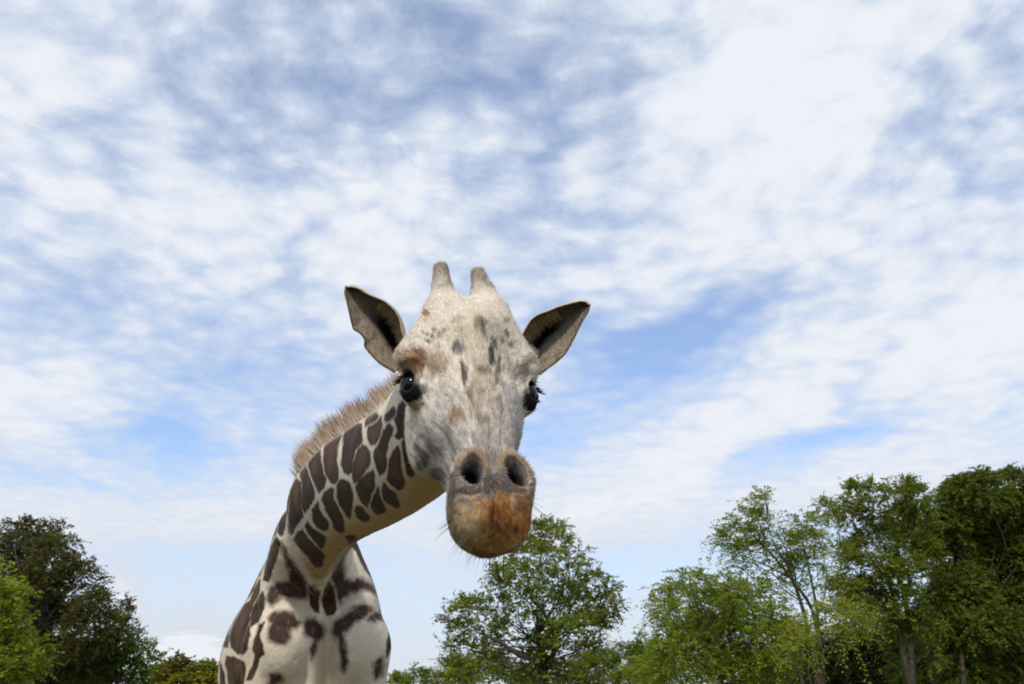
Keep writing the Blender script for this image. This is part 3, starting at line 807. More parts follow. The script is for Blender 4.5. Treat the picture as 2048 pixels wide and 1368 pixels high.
# large tones
for (x, y, rx, ry, color, a, *r) in [
    (890, 850, 70, 90, (208, 202, 194), .65), (870, 905, 40, 60, (202, 196, 190), .55),
    (1020, 830, 26, 80, (196, 192, 190), .5),
    (960, 690, 60, 60, (190, 172, 150), .45), (960, 790, 40, 60, (186, 168, 146), .45, 20), (945, 640, 40, 25, (206, 192, 168), .4),
    (985, 840, 40, 45, (176, 164, 152), .45), (880, 868, 26, 22, (150, 142, 130), .55), (905, 892, 22, 24, (150, 144, 140), .45),
    (868, 890, 14, 24, (152, 144, 138), .4),
    (985, 885, 70, 26, (168, 160, 152), .6),
    (985, 950, 95, 52, (128, 118, 112), .85), (985, 978, 80, 18, (112, 100, 94), .6),
    # rusty lips
    (985, 1050, 96, 66, (226, 186, 132), 1.0, 0, .55), (1032, 1035, 46, 52, (208, 146, 74), .8), (940, 1045, 40, 44, (222, 194, 154), .7),
    (992, 1030, 32, 48, (176, 112, 54), .6), (990, 1035, 11, 26, (122, 66, 28), .7), (992, 1100, 70, 20, (196, 140, 82), .7),
    (1030, 1056, 6, 5, (70, 66, 48), .8), (1038, 1010, 16, 9, (120, 86, 50), .5), (903, 1000, 10, 44, (138, 128, 118), .5),
    (1072, 1000, 8, 50, (118, 108, 100), .5),
    # brows and eyes
    (826, 722, 28, 30, (150, 104, 58), .85), (818, 735, 22, 16, (86, 58, 38), .8), (838, 742, 12, 24, (110, 78, 48), .6),
    (876, 727, 22, 26, (172, 140, 98), .55), (829, 815, 20, 13, (166, 140, 84), .75), (800, 705, 20, 16, (205, 190, 165), .5),
    (1062, 722, 20, 14, (146, 116, 86), .6), (1046, 745, 16, 22, (104, 82, 62), .65), (1062, 800, 14, 26, (140, 118, 92), .4),
    (1075, 748, 9, 6, (205, 196, 185), .7), (792, 752, 12, 6, (190, 182, 172), .6),
    # forehead marks
    (929, 748, 8, 34, (96, 82, 72), .9, -8), (940, 790, 8, 18, (160, 128, 98), .6, -10), (916, 700, 13, 14, (92, 90, 92), .75), (912, 690, 5, 12, (90, 86, 86), .6, 20),
    (884, 668, 4, 22, (118, 100, 84), .75, 55), (907, 645, 3, 16, (150, 142, 130), .6, 55), (960, 648, 16, 13, (122, 106, 80), .65), (968, 662, 6, 16, (96, 88, 80), .6, -15),
    (983, 714, 6, 22, (84, 74, 66), .9, -5), (988, 690, 5, 16, (98, 88, 80), .75, -25), (997, 728, 4, 16, (128, 108, 86), .6), (992, 757, 4, 18, (120, 104, 92), .65, -5),
    (1012, 668, 4, 9, (92, 76, 60), .85, -45), (1019, 690, 6, 6, (104, 84, 66), .75), (1005, 682, 4, 5, (104, 84, 66), .7), (968, 744, 13, 7, (158, 118, 84), .65, 25),
    (964, 785, 12, 9, (150, 126, 102), .5), (960, 838, 15, 12, (132, 112, 90), .6), (948, 820, 10, 14, (150, 126, 100), .5), (914, 832, 16, 19, (156, 120, 82), .75),
    (1000, 800, 4, 30, (150, 134, 122), .5, -8), (978, 862, 3, 26, (112, 104, 98), .6), (1000, 870, 3, 18, (130, 120, 112), .5), (925, 868, 12, 8, (140, 132, 118), .55),
    (852, 628, 9, 8, (156, 108, 66), .8), (1013, 642, 7, 8, (186, 138, 100), .6),
    (855, 671, 4, 3, (90, 74, 58), .85), (864, 674, 4, 3, (90, 74, 58), .85), (860, 686, 4, 4, (96, 80, 62), .8), (866, 664, 3, 3, (96, 80, 62), .8), (848, 668, 3, 3, (96, 80, 62), .8),
    (853, 682, 3, 3, (96, 80, 62), .8), (872, 660, 3, 3, (96, 80, 62), .7), (842, 676, 3, 3, (96, 80, 62), .7), (880, 692, 4, 3, (104, 90, 72), .7)]:
    if rx <= 8 and y < 900: color = tuple(int(c_ * .72) for c_ in color)
    hc = blob(hc, x, y, rx, ry, color, a, *(r + [0])[:1], ragged=(r[1] if len(r) > 1 else .5))
# salt-and-pepper fur on the face
pep = sstep(n3, .50, .72) * sstep(ppy, 640, 760) * (1 - sstep(ppy, 985, 1010)) * front
hc = hc * (1 - .30 * pep[:, None])
hc = hc * (1 + .14 * sstep(1 - n3, .5, .75) * front)[:, None]
lipk = sstep(ppy, 985, 1005) * front
hc = hc * (1 + lipk * (-.30 * sstep(n3, .5, .72) + .16 * sstep(1 - n3, .5, .75) + .22 * (n4 - .5)))[:, None]
patch[:] = 0; core[:] = 0; seedv[:] = 0
stamp(JAW_PATCH, 4.0, front * (hd_ < -.03), 1.0, grow=1.0)
hc = hc * (1 - patch[:, None] * .85) + LC(92, 76, 64) * patch[:, None] * .85
# dark skin round the eyes and inside the nostrils, tan nostril rims
for sgn in (-1, 1):
    q = GP - EYE[sgn]
    od = OD(sgn)
    a_ = q @ HA; rr = np.sqrt((q * q).sum(1) + 1e-9)
    lid = sstep(-(np.sqrt(((a_ - .010) / 1.45) ** 2 + np.maximum(rr ** 2 - a_ ** 2 - (q @ od) ** 2 * .35, 0)) + (n2 - .5) * .010), -.034, -.026) * (q @ od > .002)
    hc = hc * (1 - lid[:, None]) + LC(34, 29, 27) * lid[:, None]
    nq = GP - H(.447, .041 * sgn + .004, .004)
    e_ = np.sqrt((nq @ hdir(1, .25 * sgn, 0) / .0340) ** 2 + (nq @ hdir(-.25, sgn, 0) / .0220) ** 2)
    deep = sstep(-(hd_ + .006), -.004, .020) * (e_ < 1.15)
    rimk = (sstep(e_, .9, 1.15) * (1 - sstep(e_, 1.25, 1.75)) * (hd_ > -.03) * sstep(.455 - hs_, -.01, .02) * .7)[:, None]
    hc = hc * (1 - rimk) + LC(176, 142, 104) * rimk
    hc = hc * (1 - deep[:, None]) + LC(40, 34, 34) * deep[:, None]
# ossicones: greyer towards the tips
otip = np.maximum(sstep(-ppy, -592, -560), 0) * (ppx > 840) * (ppx < 1010) * (hs_ < .06)
ok_ = (np.clip(otip, 0, 1) * (.35 + .5 * (n2 > .5)))[:, None]
hc = hc * (1 - ok_) + LC(140, 126, 108) * ok_
globals().update(_full)
col[HI] = col[HI] * (1 - is_head[HI, None]) + hc * is_head[HI, None]

# ---- ears
ear_cols = []
for k, e in enumerate(ear_meshes):
    t, v = e['uv'][:, 0], e['uv'][:, 1]; P = e['P']
    a1 = vnoise(P, 60, 40); a2 = vnoise(P, 160, 41, 2)
    c = LC(164, 150, 130) * (.78 + .44 * a1[:, None])
    rim = np.maximum(sstep(-v, -.10, -.03), sstep(v, .95, .99))
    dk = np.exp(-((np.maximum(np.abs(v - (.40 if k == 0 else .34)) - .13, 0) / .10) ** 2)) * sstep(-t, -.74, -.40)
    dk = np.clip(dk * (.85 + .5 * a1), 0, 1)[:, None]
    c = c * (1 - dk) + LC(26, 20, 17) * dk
    spk = (sstep(a2, .52, .68) * sstep(v, .5, .8) * .5)[:, None]
    c = c * (1 - spk) + LC(86, 70, 56) * spk
    c = c * (1 - .5 * rim[:, None]) + LC(60, 50, 38) * .5 * rim[:, None]
    bk = (1 - e['front'])[:, None]
    c = c * (1 - bk) + LC(200, 184, 156) * (.8 + .4 * a1[:, None]) * bk
    ear_cols.append(c)
# ------------------------------------------------------------------ materials for the animal
def new_mat(name):
    m = bpy.data.materials.new(name); m.use_nodes = True
    return m, NT(m.node_tree)
def coat_material():
    m, t = new_mat('coat')
    at = t.n('ShaderNodeAttribute', attribute_name='Col')
    geo = t.n('ShaderNodeTexCoord')
    n = t.noise(geo.outputs['Object'], 260, 3, .6)
    n2_ = t.noise(geo.outputs['Object'], 70, 3, .6)
    c = t.mix(1.0, at.outputs[0], t.mix(t.ramp(n, .3, .7), (.80, .79, .78), (1.12, 1.12, 1.12)), 'MULTIPLY')
    p = t.n('ShaderNodeBsdfPrincipled')
    t.link(c, p.inputs['Base Color'])
    p.inputs['Roughness'].default_value = .72
    p.inputs['Specular IOR Level'].default_value = .15
    p.inputs['Sheen Weight'].default_value = .02
    p.inputs['Sheen Roughness'].default_value = .5
    b = t.n('ShaderNodeBump'); b.inputs['Strength'].default_value = .30; b.inputs['Distance'].default_value = .004
    t.link(t.math('MULTIPLY_ADD', n2_, 1.2, n), b.inputs['Height'])
    t.link(b.outputs[0], p.inputs['Normal'])
    o = t.n('ShaderNodeOutputMaterial'); t.link(p.outputs[0], o.inputs[0])
    return m
MAT_COAT = coat_material()

def mesh_from(name, P, polys, smooth=True):
    """polys: list of tuples, an (n,k) array, or a list of such arrays / ragged lists"""
    me = bpy.data.meshes.new(name)
    P = np.asarray(P, np.float32)
    groups = polys if isinstance(polys, list) and len(polys) and isinstance(polys[0], np.ndarray) and polys[0].ndim == 2 else [polys]
    li, ls = [], []
    for g in groups:
        if isinstance(g, np.ndarray):
            li.append(g.astype(np.int32).ravel()); ls.append(np.full(len(g), g.shape[1], np.int32))
        else:
            li.append(np.array([v for p in g for v in p], np.int32)); ls.append(np.array([len(p) for p in g], np.int32))
    li = np.concatenate(li); ls = np.concatenate(ls)
    me.vertices.add(len(P)); me.vertices.foreach_set('co', P.ravel())
    me.loops.add(len(li)); me.loops.foreach_set('vertex_index', li)
    me.polygons.add(len(ls)); me.polygons.foreach_set('loop_start', np.concatenate([[0], np.cumsum(ls)[:-1]]).astype(np.int32))
    if smooth: me.polygons.foreach_set('use_smooth', np.ones(len(ls), bool))
    else: me.polygons.foreach_set('use_smooth', np.zeros(len(ls), bool))
    me.update(calc_edges=True)
    return me
def set_col(me, C, name='Col'):
    a = me.attributes.new(name, 'FLOAT_COLOR', 'POINT')
    a.data.foreach_set('color', np.concatenate([np.clip(C, 0, 1), np.ones((len(C), 1))], 1).astype(np.float32).ravel())
def tag(o, label=None, cat=None, group=None, kind=None):
    if label: o['label'] = label
    if cat: o['category'] = cat
    if group: o['group'] = group
    if kind: o['kind'] = kind
    return o

allP, allC, polys, off = [GP], [col], [GQ], len(GP)
for e, c in zip(ear_meshes, ear_cols):
    allP.append(e['P']); allC.append(c); polys.append(e['Q'] + off); off += len(e['P'])
polys.append(NG1 + NG2)
me = mesh_from('giraffe', np.concatenate(allP), polys)
set_col(me, np.concatenate(allC))
me.materials.append(MAT_COAT)
giraffe = bpy.data.objects.new('giraffe', me); COL.objects.link(giraffe)
tag(giraffe, 'giraffe with brown patched neck bending its pale face and rust coloured lips down', 'giraffe')

def child(name, me, mat, parent):
    o = bpy.data.objects.new(name, me); COL.objects.link(o); o.parent = parent
    if mat: me.materials.append(mat)
    return o

# ---- eyes
def sphere(n=48, m=24):
    th = np.linspace(0, np.pi, m + 1); ph = np.linspace(0, 2 * np.pi, n, endpoint=False)
    P = np.array([[np.sin(a) * np.cos(b), np.sin(a) * np.sin(b), np.cos(a)] for a in th for b in ph])
    Q = [(i * n + j, i * n + (j + 1) % n, (i + 1) * n + (j + 1) % n, (i + 1) * n + j) for i in range(m) for j in range(n)]
    return P, [q[::-1] for q in Q]
SPH, SPQ = sphere()
m_eye, t = new_mat('eye')
p = t.n('ShaderNodeBsdfPrincipled'); at = t.n('ShaderNodeAttribute', attribute_name='Col')
t.link(at.outputs[0], p.inputs['Base Color'])
p.inputs['Roughness'].default_value = .16; p.inputs['Specular IOR Level'].default_value = .30
t.link(p.outputs[0], t.n('ShaderNodeOutputMaterial').inputs[0])
for sgn in (-1, 1):
    od = OD(sgn)
    P = EYE[sgn] + SPH * .0270
    bulge = np.maximum(SPH @ od - .72, 0)
    P = P + od * (bulge * .012)[:, None]
    me = mesh_from('eye', P, SPQ)
    ca = SPH @ od
    up = norm(np.cross(od, HA)); lu = np.sqrt((SPH @ HA) ** 2 * .55 + (SPH @ up) ** 2 * 1.8)
    c = LC(24, 17, 14)[None] * np.ones((len(P), 1))
    k = sstep(-lu, -.62, -.50)[:, None] * (ca > 0)[:, None]
    c = c * (1 - k) + LC(6, 6, 8) * k
    w = sstep(-ca, -.42, -.25)[:, None]
    c = c * (1 - w) + LC(60, 50, 46) * w
    set_col(me, c)
    child('eye', me, m_eye, giraffe)
# ================================================================== hair: real strands, children of the giraffe
def hair_material(name, rough=.55):
    m, t = new_mat(name)
    at = t.n('ShaderNodeAttribute', attribute_name='Col')
    p = t.n('ShaderNodeBsdfPrincipled'); t.link(at.outputs[0], p.inputs['Base Color'])
    p.inputs['Roughness'].default_value = rough; p.inputs['Specular IOR Level'].default_value = .2
    tr = t.n('ShaderNodeBsdfTranslucent'); t.link(at.outputs[0], tr.inputs[0])
    mx = t.n('ShaderNodeMixShader'); mx.inputs[0].default_value = .25
    t.link(p.outputs[0], mx.inputs[1]); t.link(tr.outputs[0], mx.inputs[2])
    t.link(mx.outputs[0], t.n('ShaderNodeOutputMaterial').inputs[0])
    return m
MAT_HAIR = hair_material('hair')
def unit(a): return a / (np.linalg.norm(a, axis=-1, keepdims=True) + 1e-12)
def strands(name, base, direc, length, width, c0, c1, parent, normals=None, bend=None, seg=1, side=None):
    """tapered ribbons: seg quads then a tip"""
    n = len(base)
    length = np.broadcast_to(length, n)[:, None]; width = np.broadcast_to(width, n)[:, None]
    d = unit(direc)
    if bend is None: bend = np.zeros_like(d)
    if side is None:
        to_eye = unit(np.array([0, 0, CAM_H]) + RNG.normal(0, .8, (n, 3)) - base)     # ribbons turn their flat side roughly outwards, at random
        side = unit(np.cross(d, to_eye if normals is None else normals + RNG.normal(0, .35, (n, 3))))
    pts, cols = [], []
    for i in range(seg + 1):
        u = i / (seg + .0001) if seg > 0 else 0
        u = min(u, .999)
        if i == seg and seg >= 1: break
        cpos = base + d * length * u + bend * length * u * u
        wv2 = side * width * (1 - u) * .5
        pts += [cpos - wv2, cpos + wv2]
        c = c0 + (c1 - c0) * u; cols += [c, c]
    tip = base + d * length + bend * length
    pts.append(tip); cols.append(c1)
    k = len(pts)
    P = np.stack(pts, 1).reshape(-1, 3); C = np.stack(cols, 1).reshape(-1, 3)
    o = (np.arange(n) * k)[:, None]
    fs = []
    for i in range(seg - 1): fs.append(o + np.array([2 * i, 2 * i + 1, 2 * i + 3, 2 * i + 2]))
    tri = o + np.array([k - 3, k - 2, k - 1])
    me = mesh_from(name, P, fs + [tri])
    set_col(me, C)
    if normals is not None:
        nn = np.repeat(unit(normals + RNG.normal(0, .12, (n, 3)) + d * .15), k, 0)
        me.normals_split_custom_set_from_vertices(nn.tolist())
    o_ = child(name, me, MAT_HAIR, parent)
    o_['kind'] = 'stuff'
    return o_

# ---- short coat: one blade per hair tuft, in the colour of the skin below it
tri_n = np.cross(GP[GQ[:, 2]] - GP[GQ[:, 0]], GP[GQ[:, 3]] - GP[GQ[:, 1]])
area = np.linalg.norm(tri_n, axis=1) * .5
fcen = GP[GQ].mean(1)
ffac = facing[GQ].mean(1)
fhead = is_head[GQ].mean(1)
vis_ok = (ffac > -.35) & (fcen[:, 2] > 1.9) & (fcen[:, 1] < 5.5)
_s, _w, _d = toH(fcen)
inside = np.zeros(len(fcen), bool)
for sgn in (-1, 1):
    nq = fcen - H(.447, .041 * sgn + .004, .004)
    inside |= (np.sqrt((nq @ hdir(1, .25 * sgn, 0) / .0340) ** 2 + (nq @ hdir(-.25, sgn, 0) / .0220) ** 2) < 1.02) & (_d < .02) & (_d > -.09) & (fhead > .5)
    inside |= np.linalg.norm(fcen - EYE[sgn], axis=1) < .036
wgt = area * vis_ok * ~inside
def scatter(w, n):
    f = RNG.choice(len(w), n, p=w / w.sum())
    a, b = RNG.random(n)[:, None], RNG.random(n)[:, None]
    q = GQ[f]
    mixv = lambda A: (A[q[:, 0]] * (1 - a) + A[q[:, 1]] * a) * (1 - b) + (A[q[:, 3]] * (1 - a) + A[q[:, 2]] * a) * b
    return mixv(GP), unit(mixv(GN)), mixv(col)
def fur(name, w, n, flow, length, width, lift, cj):
    b, nn, c = scatter(w, n)
    fl = flow(b)
    fl = fl - (fl * nn).sum(1, keepdims=True) * nn
    fl = unit(unit(fl) + RNG.normal(0, .22, fl.shape))
    ln = length * RNG.uniform(.6, 1.3, n)
    j = RNG.normal(1, cj, (n, 1)) + .02
    return strands(name, b - nn * .0006, fl + nn * lift, ln, width, np.clip(c * j * .92, 0, 1), np.clip(c * j * 1.1, 0, 1), giraffe, normals=nn)
def head_flow(p):
    s, w, d = toH(p)
    k = sstep(s, .40, .47)[:, None]
    up = -HA + HR * (np.sign(w) * np.clip(np.abs(w) / .1, 0, 1))[:, None] * .6
    lip = HA * (s - .43)[:, None] * 5 + HR * (w / .05)[:, None] * .7 + HN * ((d + .05) / .05)[:, None] * .3 + HA * .25
    return up * (1 - k) + lip * k
def neck_flow(p):
    i = np.argmin(((p[:, None] - NC[None]) ** 2).sum(2), 1)
    return -NTAN[i] + np.array([0, 0, -.6])
fur('face_fur', wgt * (fhead > .5) * (_s < .46), 95000, head_flow, .011, .0011, .32, .16)
fur('lip_fur', wgt * (fhead > .5) * (_s >= .44), 42000, head_flow, .008, .0009, .45, .20)
fur('neck_fur', wgt * (fhead <= .5), 130000, lambda p: -neck_flow(p) * -1, .0085, .0015, .13, .14)

# ---- mane along the crest of the neck
_cr = NC + ND * NB[:, None]; _cx, _cy, _ = proj(_cr)
L0, L1 = NX[np.argmin(np.abs(_cx - 618) + (np.arange(len(NX)) < 6) * 999)] - .02, NX[-1] - .12
n = 8000; NCL = 120
u = RNG.uniform(0, 1, n); ci = np.minimum((u * NCL).astype(int), NCL - 1)
uu = (ci + .5 + RNG.normal(0, .20, n)) / NCL * .85 + u * .15
par = L0 + (L1 - L0) * uu
ipl = lambda A: np.stack([np.interp(par, NX, A[:, i]) for i in range(3)], 1)
cpt, dd, ss, tt = ipl(NC), unit(ipl(ND)), unit(ipl(NS)), unit(ipl(NTAN))
bb = np.interp(par, NX, NB)
lat = RNG.normal(0, .011, n)
base = cpt + dd * (bb - .008)[:, None] + ss * lat[:, None]
cl_l = RNG.uniform(.50, 1.22, NCL)[ci]; cl_c = RNG.uniform(.55, 1.35, NCL)[ci][:, None]; cl_t = RNG.normal(0, .14, NCL)[ci][:, None]
hl = (.108 - .050 * uu) * cl_l * RNG.uniform(.70, 1.06, n)
fluff = RNG.random(n) < .40
hl[fluff] *= .42
dirs = dd + ss * (lat / .011 * .05 + RNG.normal(0, .03, n))[:, None] - tt * (.20 + cl_t) + RNG.normal(0, .03, (n, 3))
c0 = np.tile(LC(230, 212, 186), (n, 1)) * RNG.uniform(.85, 1.08, (n, 1)); c1 = np.tile(LC(152, 118, 92), (n, 1)) * cl_c * RNG.uniform(.7, 1.2, (n, 1))
c1[fluff] = c0[fluff] * .92
c0, c1 = np.clip(c0, 0, 1), np.clip(c1, 0, 1)
strands('mane', base, dirs, hl, .0036, c0, c1, giraffe, seg=4, bend=-tt * (.08 + cl_t * .3) + RNG.normal(0, .04, (n, 3)))

# ---- whiskers on the lips
def surf(px, py, sc=1.46):
    """nearest skin point to a photo pixel"""
    d = (ppx - px) ** 2 + (ppy - py) ** 2 + ((1 - is_head) * 1e6) + (pzc > 1.75) * 1e6
    return int(np.argmin(d))
wb, wd, wl = [], [], []
for k in range(90):
    a = RNG.random()
    if k < 62:   # picture-left lower rim
        x = 902 + 75 * a + RNG.normal(0, 3); y = 1030 + 78 * a ** .8 + RNG.normal(0, 5); dr = (-.9 + .8 * a + RNG.normal(0, .18), -.55 - .5 * a, RNG.normal(-.1, .2))
    elif k < 78:
        x = 975 + 50 * a; y = 1106 + RNG.normal(0, 3); dr = (RNG.normal(-.1, .25), -1, -.2)
    else:
        x = 1066 + RNG.normal(0, 3); y = 985 + 70 * a; dr = (.9, -.5 + RNG.normal(0, .3), RNG.normal(0, .2))
    i = surf(x, y)
    wb.append(GP[i]); wd.append(unit(camdir(unit(np.array(dr)))) + GN[i] * .35); wl.append(RNG.uniform(.020, .062))
wb, wd = np.array(wb), np.array(wd)
strands('whisker_tuft', wb, wd, np.array(wl), .0008, np.tile(LC(48, 40, 36), (90, 1)), np.tile(LC(60, 52, 48), (90, 1)), giraffe, seg=3,
        bend=np.tile(camdir([0, -.14, 0]), (90, 1)) + RNG.normal(0, .06, (90, 3)))

# ---- eyelashes
for sgn in (-1, 1):
    od = OD(sgn); up = -HA; sd_ = norm(np.cross(od, up))
    n = 130
    a = RNG.uniform(-1.15, 1.15, n)
    latd = sd_ * (1 if sd_ @ (HR * sgn) > 0 else -1)           # towards the outer corner
    rad = unit(up[None] * np.cos(a)[:, None] + latd[None] * np.sin(a)[:, None])
    base = EYE[sgn] + od * .0215 + rad * np.array(.0205)
    outer = np.clip(np.sin(a) * .5 + .5, 0, 1)
    dr = od[None] * .75 + rad * .30 + latd[None] * (.25 + .9 * outer)[:, None] + HA * .18 + RNG.normal(0, .10, (n, 3))
    strands('eyelash_fringe', base, dr, RNG.uniform(.012, .022, n) * (.6 + .6 * outer), .0016, np.tile(LC(22, 18, 16), (n, 1)), np.tile(LC(34, 28, 26), (n, 1)), giraffe, seg=3,
            bend=(HA * .25)[None] + RNG.normal(0, .05, (n, 3)))
    n = 50                                                     # lower lashes
    a = RNG.uniform(-1.0, 1.2, n)
    rad = unit(HA[None] * np.cos(a)[:, None] + latd[None] * np.sin(a)[:, None])
    base = EYE[sgn] + od * .0195 + rad * .0225
    strands('eyelash_fringe', base, od[None] * .5 + rad * .7 + latd[None] * .3 + RNG.normal(0, .12, (n, 3)), RNG.uniform(.006, .014, n), .0012,
            np.tile(LC(26, 22, 20), (n, 1)), np.tile(LC(40, 34, 30), (n, 1)), giraffe, seg=2)

# ---- pale hairs across the ear openings, fuzz along the ear rims
for e in ear_meshes:
    F = e['F']; nu, nv = F.shape[:2]; fn = -e['n']
    n = 520
    iu = RNG.integers(2, int(nu * .62), n); jv = RNG.integers(2, int(nv * .13), n)
    base = F[iu, jv]
    tgt = F[np.clip(iu + RNG.integers(-3, 6, n), 0, nu - 1), np.full(n, int(nv * .36))]
    dr = unit(tgt - base) + fn[iu, jv] * .35 + RNG.normal(0, .08, (n, 3))
    cc = np.tile(LC(206, 182, 140), (n, 1)) * RNG.uniform(.6, 1.2, (n, 1))
    strands('ear_fringe', base, dr, RNG.uniform(.014, .036, n), .0016, cc * .9, cc, giraffe, seg=2)
    n = 9000
    iu = RNG.integers(0, nu, n); jv = RNG.integers(0, nv, n)
    base = F[iu, jv]; cx = (ear_cols[0] if e is ear_meshes[0] else ear_cols[1])[(iu * nv + jv)]
    fl = unit(F[np.minimum(iu + 4, nu - 1), jv] - F[np.maximum(iu - 4, 0), jv])
    strands('ear_fur', base, fl + fn[iu, jv] * .35 + RNG.normal(0, .3, (n, 3)), RNG.uniform(.005, .011, n), .0011, cx * .9, np.clip(cx * RNG.uniform(.7, 1.5, (n, 1)), 0, 1), giraffe, normals=fn[iu, jv])

# ---- worn tufts on the ossicones
for (b0, b1, b2), r in zip(oss, ((.0205, .0150), (.0245, .0145))):
    A_, B_ = PX(*b1), PX(*b2); ax = norm(B_ - A_); L_ = np.linalg.norm(B_ - A_)
    n = 2600
    u = RNG.random(n) ** .7 * 1.35 - .15
    q = RNG.normal(0, 1, (n, 3)); q = unit(q - (q @ ax)[:, None] * ax)
    rad = np.where(u < 1, r[0] + (r[1] - r[0]) * np.clip(u, 0, 1), r[1] * np.sqrt(np.clip(1 - ((u - 1) / .42) ** 2, .05, 1)))
    base = A_ + ax * (np.minimum(u, 1) * L_)[:, None] + ax * (np.maximum(u - 1, 0) * L_ * .9)[:, None] + q * (rad - .001)[:, None]
    g = RNG.random((n, 1))
    g = g ** 1.6
    cc = LC(206, 190, 164) * (1 - g) + LC(96, 86, 74) * g
    strands('horn_tuft', base, ax + q * .45 + RNG.normal(0, .22, (n, 3)), RNG.uniform(.005, .012, n), .0014, cc * .9, cc, giraffe, normals=q)
# ================================================================== ground
def ground():
    n = 40
    P = np.array([[x * 60.0, y * 60.0, 0] for x in range(-n, n + 1) for y in range(-n, n + 1)], float)
    w = 2 * n + 1
    Q = [(i * w + j, (i + 1) * w + j, (i + 1) * w + j + 1, i * w + j + 1) for i in range(w - 1) for j in range(w - 1)]
    me = mesh_from('ground', P, Q)
    m, t = new_mat('dry_grass')
    g = t.n('ShaderNodeTexCoord')
    c = t.mix(t.ramp(t.noise(g.outputs['Object'], .35, 6, .6), .35, .65), (.055, .075, .020), (.16, .125, .060))
    c = t.mix(t.ramp(t.noise(g.outputs['Object'], 9, 4, .6), .3, .7, 0, .5), c, (.10, .085, .04))
    p = t.n('ShaderNodeBsdfPrincipled'); t.link(c, p.inputs['Base Color']); p.inputs['Roughness'].default_value = .95
    b = t.n('ShaderNodeBump'); b.inputs['Distance'].default_value = .05; t.link(t.noise(g.outputs['Object'], 25, 4, .6), b.inputs['Height']); t.link(b.outputs[0], p.inputs['Normal'])
    t.link(p.outputs[0], t.n('ShaderNodeOutputMaterial').inputs[0])
    o = bpy.data.objects.new('ground', me); COL.objects.link(o); me.materials.append(m)
    o['kind'] = 'structure'
ground()

# ================================================================== trees
def leaf_material():
    m, t = new_mat('leaf')
    at = t.n('ShaderNodeAttribute', attribute_name='Col')
    p = t.n('ShaderNodeBsdfPrincipled'); t.link(at.outputs[0], p.inputs['Base Color'])
    p.inputs['Roughness'].default_value = .5; p.inputs['Specular IOR Level'].default_value = .3
    tr = t.n('ShaderNodeBsdfTranslucent'); t.link(t.mix(1.0, at.outputs[0], (1.35, 1.25, .55), 'MULTIPLY'), tr.inputs[0])
    mx = t.n('ShaderNodeMixShader'); mx.inputs[0].default_value = .42
    t.link(p.outputs[0], mx.inputs[1]); t.link(tr.outputs[0], mx.inputs[2])
    t.link(mx.outputs[0], t.n('ShaderNodeOutputMaterial').inputs[0])
    return m
MAT_LEAF = leaf_material()
def bark_material():
    m, t = new_mat('bark')
    g = t.n('ShaderNodeTexCoord')
    mp = t.n('ShaderNodeMapping'); mp.inputs['Scale'].default_value = (6, 6, 1.5); t.link(g.outputs['Object'], mp.inputs[0])
    n = t.noise(mp.outputs[0], 3, 5, .65)
    p = t.n('ShaderNodeBsdfPrincipled'); t.link(t.mix(t.ramp(n, .3, .7), (.022, .016, .011), (.085, .062, .044)), p.inputs['Base Color']); p.inputs['Roughness'].default_value = .9
    b = t.n('ShaderNodeBump'); b.inputs['Distance'].default_value = .03; t.link(n, b.inputs['Height']); t.link(b.outputs[0], p.inputs['Normal'])
    t.link(p.outputs[0], t.n('ShaderNodeOutputMaterial').inputs[0])
    return m
MAT_BARK = bark_material()

def limb_mesh(paths):
    """tapered tubes: list of (points, r0, r1)"""
    P, Q = [], []
    for pts, r0, r1 in paths:
        pts = np.asarray(pts, float)
        L = np.concatenate([[0], np.cumsum(np.linalg.norm(np.diff(pts, axis=0), axis=1))])
        if L[-1] < 1e-6: continue
        ns = max(4, int(len(pts) * 3))
        _, c = catmull(L, pts, ns)
        tan = unit(np.gradient(c, axis=0))
        ref = np.where(np.abs(tan[:, 2:3]) > .9, np.array([[1.0, 0, 0]]), np.array([[0, 0, 1.0]]))
        a = unit(np.cross(tan, ref)); b = np.cross(tan, a)
        k = 7
        o = len(P)
        for i in range(ns):
            r = r0 + (r1 - r0) * (i / (ns - 1)) ** .8
            for j in range(k):
                th = 2 * np.pi * j / k
                P.append(c[i] + (a[i] * math.cos(th) + b[i] * math.sin(th)) * r)
        for i in range(ns - 1):
            for j in range(k):
                Q.append((o + i * k + j, o + i * k + (j + 1) % k, o + (i + 1) * k + (j + 1) % k, o + (i + 1) * k + j))
    return np.array(P), Q

